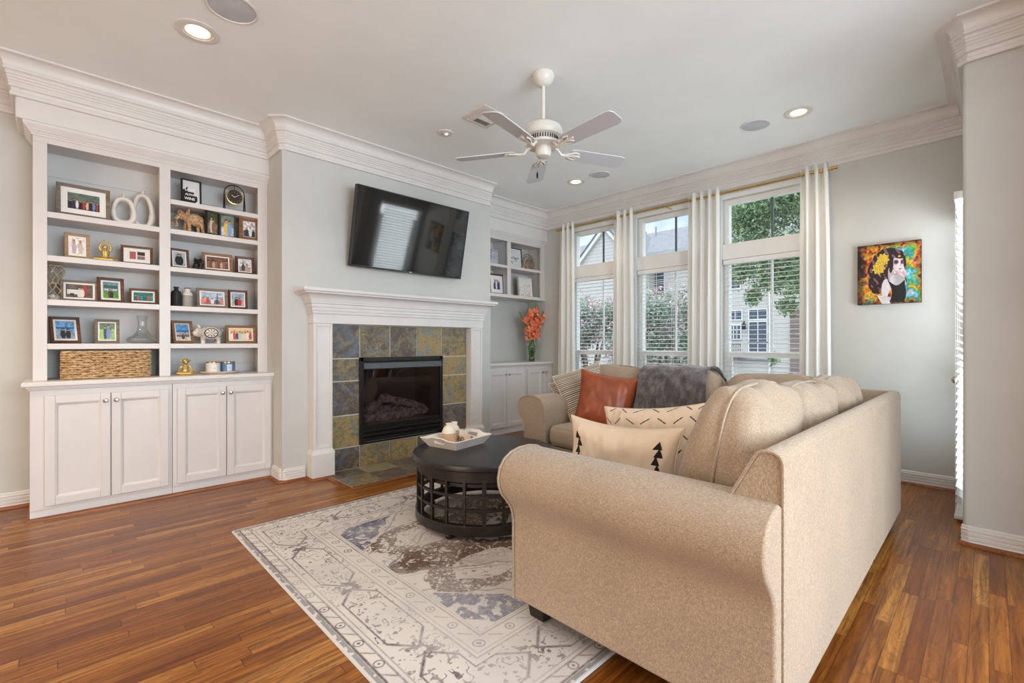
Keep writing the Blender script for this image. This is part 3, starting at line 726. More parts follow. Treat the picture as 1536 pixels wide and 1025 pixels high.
# ================================================================== RUG
nu, nv = 300, 360
RX0, RX1, RY0, RY1 = .77, 3.72, .985, 3.275
U, V = np.meshgrid(np.linspace(0, 1, nv), np.linspace(0, 1, nu), indexing='xy')   # U along X, V along Y
xx = (RX0 + U*(RX1-RX0)); yy = (RY0 + V*(RY1-RY0))
def vnoise(x, y, sc, seed):
    # value noise on a lattice, bilinear with smoothstep
    r_ = np.random.default_rng(seed); tab = r_.random((256, 256))
    X = x*sc; Y = y*sc; i = np.floor(X).astype(int); j = np.floor(Y).astype(int); fx = X-i; fy = Y-j
    fx = fx*fx*(3-2*fx); fy = fy*fy*(3-2*fy)
    g = lambda a, b: tab[(i+a) % 256, (j+b) % 256]
    return (g(0, 0)*(1-fx)+g(1, 0)*fx)*(1-fy) + (g(0, 1)*(1-fx)+g(1, 1)*fx)*fy
def fbm(x, y, sc, seed, o=4):
    return sum(vnoise(x, y, sc*2**k, seed+k)*.5**k for k in range(o))/sum(.5**k for k in range(o))
def sstep(a, b, x): t_ = np.clip((x-a)/(b-a), 0, 1); return t_*t_*(3-2*t_)
def rug_colour(xx, yy):
    Lx, Ly = RX1-RX0, RY1-RY0
    x = xx-RX0; y = yy-RY0
    ex = np.minimum(x, Lx-x); ey = np.minimum(y, Ly-y); e = np.minimum(ex, ey)
    s_ = np.where(ey < ex, x, y)                             # run along the border
    ink = np.zeros_like(x)
    def line(d, c, w_): return np.clip(1-np.abs(d-c)/w_, 0, 1)
    for c, w_, a in ((.035, .008, .9), (.085, .006, .5), (.105, .004, .4), (.335, .005, .55), (.355, .004, .4), (.43, .006, .6), (.445, .004, .35)): ink = np.maximum(ink, a*line(e, c, w_))
    # guard bands: small rosettes and slashes
    for c in (.062, .393):
        p = (s_ % .16)/.16-.5; d = e-c; rr = np.hypot(p*.16, d)
        ink = np.maximum(ink, .75*line(rr, .019, .0045)); ink = np.maximum(ink, .6*(np.abs(p*.16)+np.abs(d) < .008))
        ink = np.maximum(ink, .55*line(((s_+.08) % .16)/.16-.5 + d*7, 0, .05)*(np.abs(d) < .02))
    # main border: hexagon cartouches with curling stems and palmettes
    per = .62; p = ((s_+.1) % per)/per-.5; d = (e-.22)/.105
    hexd = np.maximum(np.abs(d), np.abs(p)*2.1+np.abs(d)*.42 - .18)
    inb = (e > .11) & (e < .33)
    ink = np.maximum(ink, .8*line(hexd, .80, .05)*inb)
    pal = np.abs(((p+1) % 1)-.5)*per                           # distance from the gap between cartouches
    def vine(sc, seed, n_, w_): f_ = fbm(xx, yy, sc, seed, 2)*n_; return np.abs((f_ % 1)-.5) < w_
    ink = np.maximum(ink, .66*vine(21, 31, 4, .07)*inb*(hexd < .70)*(fbm(xx, yy, 11, 33) > .44)); ink = np.maximum(ink, .6*vine(30, 41, 4, .07)*inb*(hexd > .86)*(fbm(xx, yy, 9, 43) > .52))
    ink = np.maximum(ink, .45*inb*(fbm(xx, yy, 52, 45, 2) > .73))
    rr = np.hypot(pal, (e-.22)); th = np.arctan2(e-.22, pal+1e-6)
    ink = np.maximum(ink, .7*inb*((rr < .055*(1+.22*np.cos(7*th))) & (rr > .016))*(fbm(xx, yy, 46, 17, 2) > .46))
    # field
    cx_, cy_ = (RX0+RX1)/2, (RY0+RY1)/2; X = (xx-cx_); Y = (yy-cy_); inf = e > .455
    aX, aY = np.abs(X), np.abs(Y)
    jag = .05*(np.abs(((xx*9) % 1)-.5)+np.abs(((yy*9) % 1)-.5)) + .07*(fbm(xx, yy, 9, 5)-.5)
    med = aX/1.14 + aY/.70 + jag*1.5                         # large stepped lozenge
    fill = fbm(xx, yy, 34, 11)
    ring_ = (med > .46) & (med < .98)
    f2 = fbm(xx, yy, 70, 13, 3); ink = np.maximum(ink, inf*ring_*(.80*(.55*fill+.45*f2 > .42)+.14))
    med2 = aX/.36 + aY/.26 + jag*1.2
    ink = np.maximum(ink, inf*(med2 > .70)*(med2 < 1.05)*(.75*(fill > .42)))
    ink = np.maximum(ink, inf*(med2 < .5)*.5*(f2 > .56)); ink = np.maximum(ink, inf*(med > .98)*.55*vine(12, 61, 5, .06)*(fbm(xx, yy, 8, 63) > .45)); ink = np.maximum(ink, inf*(med2 < .6)*.5*vine(14, 65, 4, .06))
    lobe = np.hypot((aX-.62)/.27, (aY-.27)/.17)+jag*2.2; pale = inf*(lobe < .85); ink = np.where(pale > 0, ink*.18, ink); ink = np.maximum(ink, inf*(lobe > .85)*(lobe < 1.35)*(.85*(f2 > .40))); ink = np.maximum(ink, pale*.5*vine(17, 67, 4, .06)); saw = .06*(np.abs(((xx*6) % 1)-.5)+np.abs(((yy*6) % 1)-.5)); med0 = aX/1.02+aY/.62+saw; ink = np.maximum(ink, inf*.7*line(med0, 1.10, .018)); ink = np.maximum(ink, inf*.45*line(med0, 1.16, .012))
    # corner spandrels
    cor = (1.02-aX)/.42 + (.69-aY)/.42 + jag*1.4
    ink = np.maximum(ink, inf*(cor < .95)*(.8*(fill > .40)+.1)*(cor > .25)); ink = np.maximum(ink, inf*.7*line(cor, 1.08, .03))
    # scattered motifs in the pale ground
    mot = np.sin(xx*41+np.sin(yy*33)*1.3)*np.sin(yy*47+np.sin(xx*29)*1.2)
    ink = np.maximum(ink, inf*.55*(mot > .84)*(fbm(xx, yy, 18, 70) > .5))
    # wear: rubbed-out patches and fine pile breakup
    wear = fbm(xx, yy, 2.6, 90, 5); fine = vnoise(xx, yy, 170, 91); fine2 = fbm(xx, yy, 60, 92, 3)
    ink = ink*(.55+.65*sstep(.34, .58, wear))*(.55+.75*fine2)*(.75+.5*fine)
    ink = np.clip(ink*1.12, 0, .95)[..., None]
    g = np.array([214, 207, 200])/255.; g2 = np.array([192, 186, 184])/255.; dk = np.array([100, 80, 68])/255.; bl = np.array([98, 100, 118])/255.
    mixg = sstep(.35, .65, fbm(xx, yy, 5, 120))[..., None]; base = g*(1-.4*mixg)+g2*.4*mixg
    bm_ = sstep(.92, 1.12, med+.5*(fbm(xx, yy, 1.5, 140, 2)-.5))[..., None]*(np.where(e > .455, 1, .45)*np.where(lobe < 1.4, .12, 1))[..., None]
    inkc = dk*(1-bm_)+bl*bm_
    c = base*(1-ink)+inkc*ink
    ink = ink; bind = ((e > .011) & (e < .028) & (vnoise(xx, yy, 60, 77) > .30))[..., None]; c = np.where(bind, c*.5+np.array([96, 96, 102])/255.*.5, c); edge = (e < .011)[..., None]
    return np.where(edge, np.array([206, 204, 202])/255., c)
# fine pattern on the exposed part: resample at higher density
xs_ = np.r_[np.linspace(RX0, 2.45, 580), np.linspace(2.5, RX1, 60)]; ys_ = np.linspace(RY0, RY1, 780); nuR, nvR = len(xs_), len(ys_); XX, YY = np.meshgrid(xs_, ys_, indexing='xy')
P = np.c_[XX.ravel(), YY.ravel(), np.full(XX.size, .0095)]
P[:, 2] += .0006*vnoise(XX, YY, 140, 3).ravel()
edge = (np.minimum(np.minimum(XX-RX0, RX1-XX), np.minimum(YY-RY0, RY1-YY)) < 1e-6).ravel(); P[edge, 2] = .0015
wob = .006*(fbm(XX, YY, 1.7, 55)-.5); P[:, 0] += wob.ravel(); P[:, 1] += .006*(fbm(XX, YY, 1.7, 56)-.5).ravel()
rt = NT('rug_pile'); at = rt.n('Attribute', attribute_name='Col'); rt.set(at.outputs['Color'], .95, spec=.1); rt.bump(rt.noise(rt.pos(), 320, 2), .5, .003)
rug = grid_mesh('area_rug', P, nuR, nvR, rt.mat, cols=rug_colour(XX, YY).reshape(-1, 3))
tag(rug, 'pale distressed medallion rug lying under the coffee table and sofa', 'rug')

# ================================================================== CUSHION BUILDERS
def box_cushion(name, c, size, mat, parent, ex=(5, 5, 5), n=14, wr=.006, seed=0, deform=None, R=None, piping=None, crown=.0):
    V = []; F = []; idx = {}
    def vid(p):
        k = tuple(round(q, 5) for q in p)
        if k not in idx: idx[k] = len(V); V.append(p)
        return idx[k]
    for ax in range(3):
        for s_ in (-1, 1):
            for i in range(n):
                for j in range(n):
                    q = []
                    for (a, b) in ((i, j), (i+1, j), (i+1, j+1), (i, j+1)):
                        p = [0, 0, 0]; p[ax] = s_; p[(ax+1) % 3] = -1+2*a/n; p[(ax+2) % 3] = -1+2*b/n; q.append(vid(tuple(p)))
                    F.append(q if s_ > 0 else q[::-1])
    out = []; hx = [s_/2 for s_ in size]
    for p in V:
        nn = sum(abs(q)**e_ for q, e_ in zip(p, ex))**(1/(sum(ex)/3)) if False else None
        k = (abs(p[0])**ex[0]+abs(p[1])**ex[1]+abs(p[2])**ex[2])
        # solve the superellipsoid scale by a few Newton steps
        s_ = 1.0
        for _ in range(6):
            fv = sum((abs(q)*s_)**e_ for q, e_ in zip(p, ex))-1; dv = sum(e_*(abs(q)**e_)*s_**(e_-1) for q, e_ in zip(p, ex)); s_ -= fv/dv
        q = Vector((p[0]*s_*hx[0], p[1]*s_*hx[1], p[2]*s_*hx[2]))
        if crown: q.z += crown*(1-p[0]**2)*(1-p[1]**2)*(1 if p[2] > 0 else -.2)*max(0, abs(p[2]))
        if deform: q = deform(q, hx)
        if wr:
            d = mnoise.noise(q*7+Vector((seed*3.1, seed*1.7, 0)))*wr*1.4 + mnoise.noise(Vector((q.x*22, q.y*22, q.z*7))+Vector((seed, 0, 0)))*wr*.55
            nrm = Vector((p[0]**3, p[1]**3, p[2]**3)); q += nrm.normalized()*d
        if R is not None: q = R @ q
        out.append(q+Vector(c))
    mb = MB(); mb.v = [tuple(q) for q in out]; mb.f = [tuple(f) for f in F]; mb.m = [0]*len(F)
    o = mb.build(name, mat, parent, smooth=80)
    if piping:
        for lv in piping:                                    # a welt running round at a given height fraction of one axis
            ax, fr = lv; pts = []
            o1, o2 = (ax+1) % 3, (ax+2) % 3
            for k in range(64):
                a = 2*PI*k/64; u, v_ = math.cos(a), math.sin(a)
                m_ = max(abs(u), abs(v_)); p = [0, 0, 0]; p[ax] = fr; p[o1] = u/m_*1.0; p[o2] = v_/m_*1.0
                s_ = 1.0; rest = 1-(abs(fr))**ex[ax]
                for _ in range(8):
                    fv = (abs(p[o1])*s_)**ex[o1]+(abs(p[o2])*s_)**ex[o2]-rest; dv = ex[o1]*abs(p[o1])**ex[o1]*s_**(ex[o1]-1)+ex[o2]*abs(p[o2])**ex[o2]*s_**(ex[o2]-1); s_ -= fv/max(dv, 1e-6)
                q = Vector([0, 0, 0]); q[ax] = fr*hx[ax]; q[o1] = p[o1]*s_*hx[o1]; q[o2] = p[o2]*s_*hx[o2]
                if deform: q = deform(q, hx)
                if R is not None: q = R @ q
                pts.append(q+Vector(c))
            MB().tube(pts, .0055, 6, True).build('piping', mat, o)
    return o
def basis(right, up):
    r = Vector(right).normalized(); u = Vector(up); u = (u-r*u.dot(r)).normalized(); n = r.cross(u)   # columns: right, back(-normal), up
    M_ = Matrix(((r.x, -n.x, u.x), (r.y, -n.y, u.y), (r.z, -n.z, u.z)))
    return M_
def throw_pillow(name, label, c, right, up, w_, h_, th, mat, group=None, cat='pillow', painter=None, nu=40, nv=30, wr=.006, seed=1, concave=.07, slump=0):
    # front of the pillow looks along right x up
    t = thing(name, label, cat, c, group=group); R = basis(right, up)
    for side, nm in ((-1, 'front_panel'), (1, 'back_panel')):
        P = []
        for j in range(nv):
            for i in range(nu):
                u = -1+2*i/(nu-1); v = -1+2*j/(nv-1)
                u_ = math.sin(u*PI/2)*.35+u*.65; v_ = math.sin(v*PI/2)*.35+v*.65
                x = w_/2*u_*(1-concave*(1-v_*v_)); z = h_/2*v_*(1-concave*(1-u_*u_)) - slump*(1-u_*u_)*max(0, v_)
                k = max(0, (1-u_**4)*(1-v_**4)); y = side*(th/2*k**.62 + .001)
                d = mnoise.noise(Vector((x*11, z*11, seed*2.3)))*wr + mnoise.noise(Vector((x*30, z*14, seed)))*wr*.4
                y += side*d*min(1, k*2.5)
                P.append(tuple(R @ Vector((x, y, z))+Vector(c)))
        cols = None
        if painter is not None:
            uu, vv = np.meshgrid(np.linspace(0, 1, nu), np.linspace(0, 1, nv), indexing='xy'); cols = painter(uu, vv).reshape(-1, 3)
        o = grid_mesh(nm, P, nu, nv, mat, t, cols=cols)
    pts = []
    for k in range(120):
        a = k/120*4; s_ = int(a); f = -1+2*(a-s_); u, v = ((f, -1), (1, f), (-f, 1), (-1, -f))[s_]
        u_ = math.sin(u*PI/2)*.35+u*.65; v_ = math.sin(v*PI/2)*.35+v*.65
        pts.append(R @ Vector((w_/2*u_*(1-concave*(1-v_*v_)), 0, h_/2*v_*(1-concave*(1-u_*u_)) - slump*(1-u_*u_)*max(0, v_)))+Vector(c))
    MB().tube(pts, .004, 6, True).build('seam', SEAM if mat == PRINT else mat, t)
    return t

# ================================================================== SECTIONAL SOFA
TAN = fabric('sofa_linen', (166, 147, 126), sc=1.9, bump=.35)
LEGW = wood('espresso_leg', (26, 20, 18), (36, 28, 25), (46, 36, 31), .4)
armp = [(.045, .10), (.045, .42), (.048, .455), (.062, .492), (.086, .522), (.112, .552), (.128, .588), (.131, .622), (.122, .660), (.098, .692), (.06, .714), (.01, .726), (-.05, .727), (-.10, .718), (-.142, .698), (-.168, .662), (-.178, .62), (-.18, .57), (-.18, .10)]
def arm(par, X=None, Yc=None, a=0, b=0):
    m = MB()
    if X is not None: m.prism([(X-o, z) for o, z in armp], 1, a, b)
    else: m.prism([(Yc+o, z) for o, z in armp], 0, a, b)
    o = m.build('arm', TAN, par, .012, smooth=50, seg=3)
    pts = [((X-q, b+.001, z) if X is not None else (a-.001, Yc+q, z)) for q, z in armp]
    MB().tube(pts, .006, 6).build('piping', TAN, o)
    if X is not None:
        pass
    return o
def block_leg(par, x, y):
    MB().add([(x-.05, y-.05, .1), (x+.05, y-.05, .1), (x+.05, y+.05, .1), (x-.05, y+.05, .1), (x-.038, y-.038, 0.011), (x+.038, y-.038, .011), (x+.038, y+.038, .011), (x-.038, y+.038, .011)],
             [(0, 1, 2, 3), (7, 6, 5, 4), (0, 4, 5, 1), (1, 5, 6, 2), (2, 6, 7, 3), (3, 7, 4, 0)]).build('leg', LEGW, par, .004)
def floor_leg(par, x, y):
    MB().add([(x-.045, y-.045, .1), (x+.045, y-.045, .1), (x+.045, y+.045, .1), (x-.045, y+.045, .1), (x-.035, y-.035, 0), (x+.035, y-.035, 0), (x+.035, y+.035, 0), (x-.035, y+.035, 0)],
             [(0, 1, 2, 3), (7, 6, 5, 4), (0, 4, 5, 1), (1, 5, 6, 2), (2, 6, 7, 3), (3, 7, 4, 0)]).build('leg', LEGW, par, .004)
A = thing('sectional_sofa', 'tan loveseat half of the sectional sofa, its rolled arm nearest the camera', 'sofa', (2.1, .9, 0))
MB().box(1.42, 2.855, .44, 1.365, .10, .33).build('base', TAN, A, .012)
BY = .395
backp = [(BY, .10), (BY, .838), (BY+.008, .857), (BY+.024, .866), (BY+.052, .867), (BY+.068, .858), (BY+.145, .715), (BY+.195, .52), (BY+.195, .12)]
MB().prism(backp, 0, 1.425, 2.848).build('back', TAN, A, .010, smooth=50, seg=3)
bk = A.children[-1]
MB().tube([(1.424, y, z) for y, z in backp[:8]], .005, 6).build('piping', TAN, bk)
arm(A, X=1.42, a=BY+.003, b=1.40)
def seat_slump(q, hx):
    return q
for i, (a, b) in enumerate(((1.605, 2.225), (2.23, 2.85))):
    box_cushion('seat_cushion', ((a+b)/2, 1.0, .415), (b-a, .82, .17), TAN, A, ex=(9, 9, 5), wr=.004, seed=i+1, crown=.015, piping=[(2, .82), (2, -.82)])
def lean(sz, ang=.16, bulge=.03):
    def f(q, hx):
        v = (q.z/hx[2]+1)/2
        q = Vector((q.x, q.y*(1.06-.30*v**2), q.z)); q.x *= 1-.03*v
        q.z -= .022*(1-abs(q.x/hx[0])**2)*-1*max(0, v-.5)
        return q
    return f
def back_cushion(par, c, w_, th, h_, face, seed):
    # face '+y' leans on the rear back, '-x' leans on the window-side back
    Rl = Matrix.Rotation(.17, 3, 'X') if face == '+y' else Matrix.Rotation(PI/2, 3, 'Z') @ Matrix.Rotation(.17, 3, 'X')
    return box_cushion('back_cushion', c, (w_, th, h_), TAN, par, ex=(5.5, 3.2, 4.2), n=24, wr=.016, seed=seed, deform=lean(None), R=Rl, piping=[(1, .0)])
back_cushion(A, (1.925, .665, .735), .62, .30, .55, '+y', 11)
back_cushion(A, (2.535, .66, .72), .60, .29, .52, '+y', 12)
block_leg(A, 1.48, 1.33); floor_leg(A, 1.48, .47); floor_leg(A, 2.78, .47); block_leg(A, 2.78, 1.31)

B = thing('sectional_sofa', 'tan corner half of the sectional sofa with the far rolled arm and grey blanket', 'sofa', (3.35, 1.7, 0))
MB().box(2.90, 3.84, .44, 2.74, .10, .33).build('base', TAN, B, .012)
bxp = [(3.86-(y-BY), z) for y, z in backp]
MB().prism(bxp, 1, BY+.05, 2.87).build('back', TAN, B, .010, smooth=50, seg=3)
MB().prism(backp, 0, 2.862, 3.861).build('corner_back', TAN, B, .010, smooth=50, seg=3)
arm(B, Yc=2.745, a=2.875, b=3.80)
for i, (a, b) in enumerate(((.60, 1.24), (1.245, 1.895), (1.90, 2.555))):
    box_cushion('seat_cushion', (3.275, (a+b)/2, .415), (.80, b-a, .17), TAN, B, ex=(9, 9, 5), wr=.004, seed=i+5, crown=.015, piping=[(2, .82), (2, -.82)])
back_cushion(B, (3.20, .665, .71), .60, .29, .52, '+y', 13)
back_cushion(B, (3.575, 1.04, .695), .66, .30, .50, '-x', 14)
back_cushion(B, (3.575, 1.72, .715), .66, .29, .50, '-x', 15)
back_cushion(B, (3.575, 2.37, .715), .63, .29, .50, '-x', 16)
floor_leg(B, 3.78, .47); floor_leg(B, 3.78, 2.70); block_leg(B, 2.95, 2.70)

# ------------------------------------------------------------------ throw pillows and blanket
st_ = NT('striped_linen'); q_ = st_.obj(); sx_, sy_, sz_ = st_.sep(q_)
def stripe_mat(name, rot, per, dark, light, width=.5):
    t = NT(name); a, b, c = t.sep(t.scale(t.obj(), (1, 1, 1), rot=rot)); f = t.math('FRACT', t.math('DIVIDE', c, per))
    t.set(t.mix(t.math('GREATER_THAN', f, width), light, dark), .95, spec=.2); t.bump(t.noise(t.obj(), 400, 2), .3, .002); return t.mat
def stripes(u, v):
    s_ = (v*30) % 1; k = (s_ > .52).astype(float)[..., None]*(v < .985)[..., None]
    lt = np.array([212, 200, 180])/255.; dk = np.array([92, 84, 76])/255.
    seam_ = (np.abs(v-.24) < .012)[..., None]
    return np.where(seam_, np.array([190, 180, 165])/255., lt*(1-k)+dk*k)
PRINT = print_mat('fabric_print', .95); SEAM = plain('cream_seam', (222, 206, 184), .95)
throw_pillow('throw_pillow', 'striped cream pillow leaning on the far sofa arm, behind the other striped one', (3.42, 2.60, .675), (.80, -.36, .28), (-.04, .52, .86), .46, .46, .13, PRINT, painter=lambda u, v: stripes(u, v), nu=50, nv=200, seed=3)
throw_pillow('throw_pillow', 'striped cream pillow between the rust leather pillow and the far sofa arm', (3.36, 2.51, .735), (.76, -.46, .26), (-.02, .48, .88), .46, .46, .13, PRINT, painter=lambda u, v: stripes(u, v), nu=50, nv=200, seed=4)
LEA = plain('rust_leather', (150, 72, 36), .36, var=.10, vscale=9, bump=.12, bscale=220)
throw_pillow('throw_pillow', 'smooth rust brown leather pillow on the far seat of the sofa', (3.24, 2.22, .69), (.55, -.80, -.16), (.24, .0, .95), .47, .47, .16, LEA, seed=6, wr=.010, concave=.10)
def tri(u, v):
    base = np.ones(u.shape+(3,))*np.array([226, 206, 182])/255.; base *= (1+.02*np.sin(v*400))[..., None]
    x = u*.56; z = v*.33
    for xc in (.085, .475):
        for k in range(9):
            zt = .262-k*.029; hgt = .036; ins = (z < zt) & (z > zt-hgt) & (np.abs(x-xc-(.006 if k % 2 else -.004)) < (zt-z)*.62)
            base[ins] = np.array([30, 24, 24])/255.
    return base
throw_pillow('throw_pillow', 'cream lumbar pillow with black triangle columns near the front sofa arm', (1.86, 1.19, .635), (.10, -1, 0), (.18, -.04, 1), .57, .35, .15, PRINT, painter=tri, nu=280, nv=200, seed=7, wr=.016, concave=.11, slump=.012)
def dashes(u, v):
    base = np.ones(u.shape+(3,))*np.array([230, 210, 186])/255.
    r_ = np.random.default_rng(4); x = u*.5; z = v*.46
    for i in range(7):
        for j in range(6):
            xc = .04+i*.07+(j % 2)*.03; zc = .04+j*.08; s_ = 1 if (i+j) % 2 else -1
            a = s_*.75; dx = (x-xc)*math.cos(a)+(z-zc)*math.sin(a); dz = -(x-xc)*math.sin(a)+(z-zc)*math.cos(a)
            base[(np.abs(dx) < .026) & (np.abs(dz) < .0028)] = np.array([34, 28, 28])/255.
    return base
throw_pillow('throw_pillow', 'cream pillow with thin black dashes behind the triangle lumbar pillow', (2.17, 1.20, .645), (.06, -1, .12), (.20, -.05, 1), .56, .42, .15, PRINT, painter=dashes, nu=240, nv=200, seed=8, wr=.016, concave=.10)
def ticking(u, v):
    k = ((u*26) % 1 > .62).astype(float)[..., None]; return np.array([222, 222, 228])/255.*(1-k)+np.array([120, 124, 150])/255.*k
throw_pillow('throw_pillow', 'pale blue ticking pillow peeking out in the sofa corner', (2.84, 1.02, .70), (1, -.3, 0), (-.05, -.25, 1), .44, .44, .14, PRINT, painter=ticking, nu=90, nv=60, seed=9)
throw_pillow('throw_pillow', 'dusty pink pillow peeking out in the sofa corner', (3.16, 1.00, .715), (.9, -.5, 0), (.10, -.25, 1), .42, .42, .14, plain('pink_cotton', (206, 150, 158), .95), seed=10)
# grey plush blanket draped over the middle back cushion
bt = NT('grey_plush'); n_ = bt.noise(bt.scale(bt.obj(), (22, 22, 10)), 1, 4, .6, .15); n2_ = bt.noise(bt.obj(), 160, 3)
bt.set(bt.ramp(bt.math('ADD', bt.math('MULTIPLY', n_, .8), bt.math('MULTIPLY', n2_, .25)), [(.35, (62, 54, 52)), (.52, (92, 84, 82)), (.70, (128, 122, 122))]), 1, spec=.1)
bt.b.inputs['Sheen Weight'].default_value = .6; bt.bump(bt.math('ADD', n2_, n_), .6, .006)
t = thing('blanket', 'dark grey plush blanket draped over the middle back cushion of the sofa', 'blanket', (3.6, 1.75, .98))
prof = [(3.895, .62), (3.888, .75), (3.88, .84), (3.84, .885), (3.775, .905), (3.72, .945), (3.67, .972), (3.61, .980), (3.55, .972), (3.495, .945), (3.455, .90), (3.425, .84), (3.405, .77), (3.385, .70), (3.368, .63), (3.35, .57)]
pp = [Vector((a, 0, b)) for a, b in prof]; fine_ = []
for i in range(len(pp)-1):
    for k in range(4): fine_.append(pp[i].lerp(pp[i+1], k/4))
fine_.append(pp[-1]); nb = 56; P = []
for j, p in enumerate(fine_):
    q = j/(len(fine_)-1); drop = max(0, (q-.62)/.38)
    for i in range(nb):
        u = i/(nb-1); y = 2.03-.56*u - .05*drop*(1-u) + .10*drop*(u-.5)*-.6
        wv = .016*math.sin(u*21+2*q)*drop + .010*math.sin(u*9+1+6*q)*(.25+drop) + .008*mnoise.noise(Vector((u*6, q*9, 1)))
        P.append((p.x-wv-.012, y+.008*math.sin(q*14), p.z+.010*(1 if 0 < q < .6 else .4)+.006*math.sin(u*17+q*6)*(q < .62)))
o = grid_mesh('throw', P, nb, len(fine_), bt.mat, t)
so = o.modifiers.new('thickness', 'SOLIDIFY'); so.thickness = .010; so.offset = 0

# ================================================================== COFFEE TABLE
TBLK = wood('ebonised_wood', (24, 20, 20), (34, 29, 28), (48, 41, 39), .34, 0, 1)
TX, TY = 2.07, 2.39
t = thing('coffee_table', 'round black wooden coffee table with an open lattice drum base', 'coffee table', (TX, TY, .0105))
MB().lathe([(.0001, .462), (.455, .462), (.470, .459), (.474, .452), (.474, .428), (.468, .422), (.0001, .422)], 72, (TX, TY, 0)).build('tabletop', TBLK, t)
def ring(r0, r1, z0, z1): return MB().lathe([(r0, z0), (r1, z0), (r1, z1), (r0, z1), (r0, z0)], 72, (TX, TY, 0))
ring(.425, .45, .355, .423).build('apron', TBLK, t, .002)
for z in (.183, .266): ring(.434, .448, z, z+.017).build('lattice_ring', TBLK, t)
ring(.415, .458, .045, .105).build('base_ring', TBLK, t, .003)
ring(.405, .432, .325, .345).build('inner_ring', TBLK, t)
for k in range(24):
    a = math.radians(-131+15*k); w_ = .021 if k in (7, 13, 19) else .0125 if k == 0 else .0085
    T = Matrix.Translation((TX, TY, 0)) @ Matrix.Rotation(a, 4, 'Z')
    MB().box(.436 if w_ < .02 else .41, .452, -w_, w_, .10, .37, 0, T).build('post' if w_ > .02 else 'upright', TBLK, t, .0015)
for k in range(4):
    a = math.radians(-70+90*k)
    MB().ball((.43*math.cos(a)+TX, .43*math.sin(a)+TY, .030), (.025, .025, .020), 14).build('foot', TBLK, t)
# tray with handles cut in the short ends
TZ = .4625
tw = plain('tray_white', (232, 224, 214), .5)
ang = math.atan2(2.51-2.46, 2.16-1.90)
Tt = Matrix.Translation((2.0, 2.605, TZ)) @ Matrix.Rotation(math.radians(10.5), 4, 'Z')
t = thing('serving_tray', 'white wooden tray with cut-out handles on the coffee table', 'tray', (2.0, 2.605, TZ))
hx, hy, ox, oy, hz = .145, .125, .19, .165, .062
MB().box(-hx, hx, -hy, hy, 0, .009, 0, Tt).build('bottom', tw, t)
def slab(m, A0, A1, B1, B0, th):
    A0, A1, B1, B0 = map(Vector, (A0, A1, B1, B0)); n = (A1-A0).cross(B0-A0).normalized()*th
    V = [A0, A1, B1, B0, A0+n, A1+n, B1+n, B0+n]
    m.add(V, [(0, 1, 2, 3), (7, 6, 5, 4), (0, 4, 5, 1), (1, 5, 6, 2), (2, 6, 7, 3), (3, 7, 4, 0)], 0, Tt)
m = MB()
slab(m, (-hx, -hy, 0), (hx, -hy, 0), (ox, -oy, hz), (-ox, -oy, hz), -.008); slab(m, (hx, hy, 0), (-hx, hy, 0), (-ox, oy, hz), (ox, oy, hz), -.008)
m.build('side_wall', tw, t, .0015)
for s_ in (-1, 1):
    m = MB(); e0 = lambda f, y: (s_*(hx+(ox-hx)*f), y, hz*f)
    yy_ = lambda f: hy+(oy-hy)*f
    hw_ = .045
    def q(f0, f1, y00, y01, y10, y11):
        slab(m, e0(f0, s_*y00), e0(f0, s_*y01), e0(f1, s_*y11), e0(f1, s_*y10), -.008)
    q(0, .55, -yy_(0), yy_(0), -yy_(.55), yy_(.55)); q(.55, 1, -yy_(.55), -hw_, -yy_(1), -hw_); q(.55, 1, hw_, yy_(.55), hw_, yy_(1)); q(1, 1.22, -yy_(1)*.55, yy_(1)*.55, -hw_*1.15, hw_*1.15)
    q(.9, 1.02, -hw_, hw_, -hw_, hw_)
    m.build('handle_end', tw, t)
CER = NT('cream_ceramic'); _, _, oz = CER.sep(CER.obj()); CER.set(CER.mix(CER.math('GREATER_THAN', oz, .078), (198, 164, 130), (236, 226, 210)), .45); CER = CER.mat
def on_tray(x, y): v = Tt @ Vector((x, y, .0095)); return v
def ovase(label, p, prof, mat, parts=()):
    t = thing('ceramic_bottle', label, 'bottle', p); MB().lathe(prof, 32).build('body', mat, t, world=False); return t
p = on_tray(-.045, .03)
ovase('squat cream bottle with a tan lower half on the tray', p, [(.0001, 0), (.050, 0), (.053, .006), (.052, .04), (.048, .076), (.0485, .08), (.046, .095), (.038, .112), (.026, .124), (.020, .128), (.020, .134), (.023, .137), (.023, .143), (.017, .144), (.015, .132), (.0001, .128)], CER)
p = on_tray(.06, .075)
ovase('slim cream bottle with a flared neck at the rear of the tray', p, [(.0001, 0), (.034, 0), (.036, .005), (.036, .078), (.0365, .084), (.030, .100), (.022, .108), (.020, .113), (.021, .128), (.0225, .134), (.018, .135), (.016, .112), (.0001, .11)], CER)
p = on_tray(.055, -.035)
t = thing('candle_bowl', 'low cream candle bowl in a black wire stand on the tray', 'candle', p)
MB().lathe([(.0001, .016), (.034, .016), (.042, .024), (.046, .05), (.044, .0505), (.040, .044), (.0001, .043)], 32).build('bowl', plain('candle_cream', (226, 196, 164), .5), t, world=False)
m = MB()
for k in range(4):
    a = 2*PI*k/4+.4; ca, sa = math.cos(a), math.sin(a); tx_, ty_ = -sa, ca
    m.tube([(.048*ca+q0*tx_, .048*sa+q0*ty_, z_) for q0, z_ in ((-.012, 0), (-.012, .03), (-.008, .042), (0, .046), (.008, .042), (.012, .03), (.012, 0))], .0022, 6)
m.tube([(.047*math.cos(2*PI*k/32), .047*math.sin(2*PI*k/32), .022) for k in range(32)], .0018, 6, True)
m.build('wire_stand', BLACKM, t, world=False)
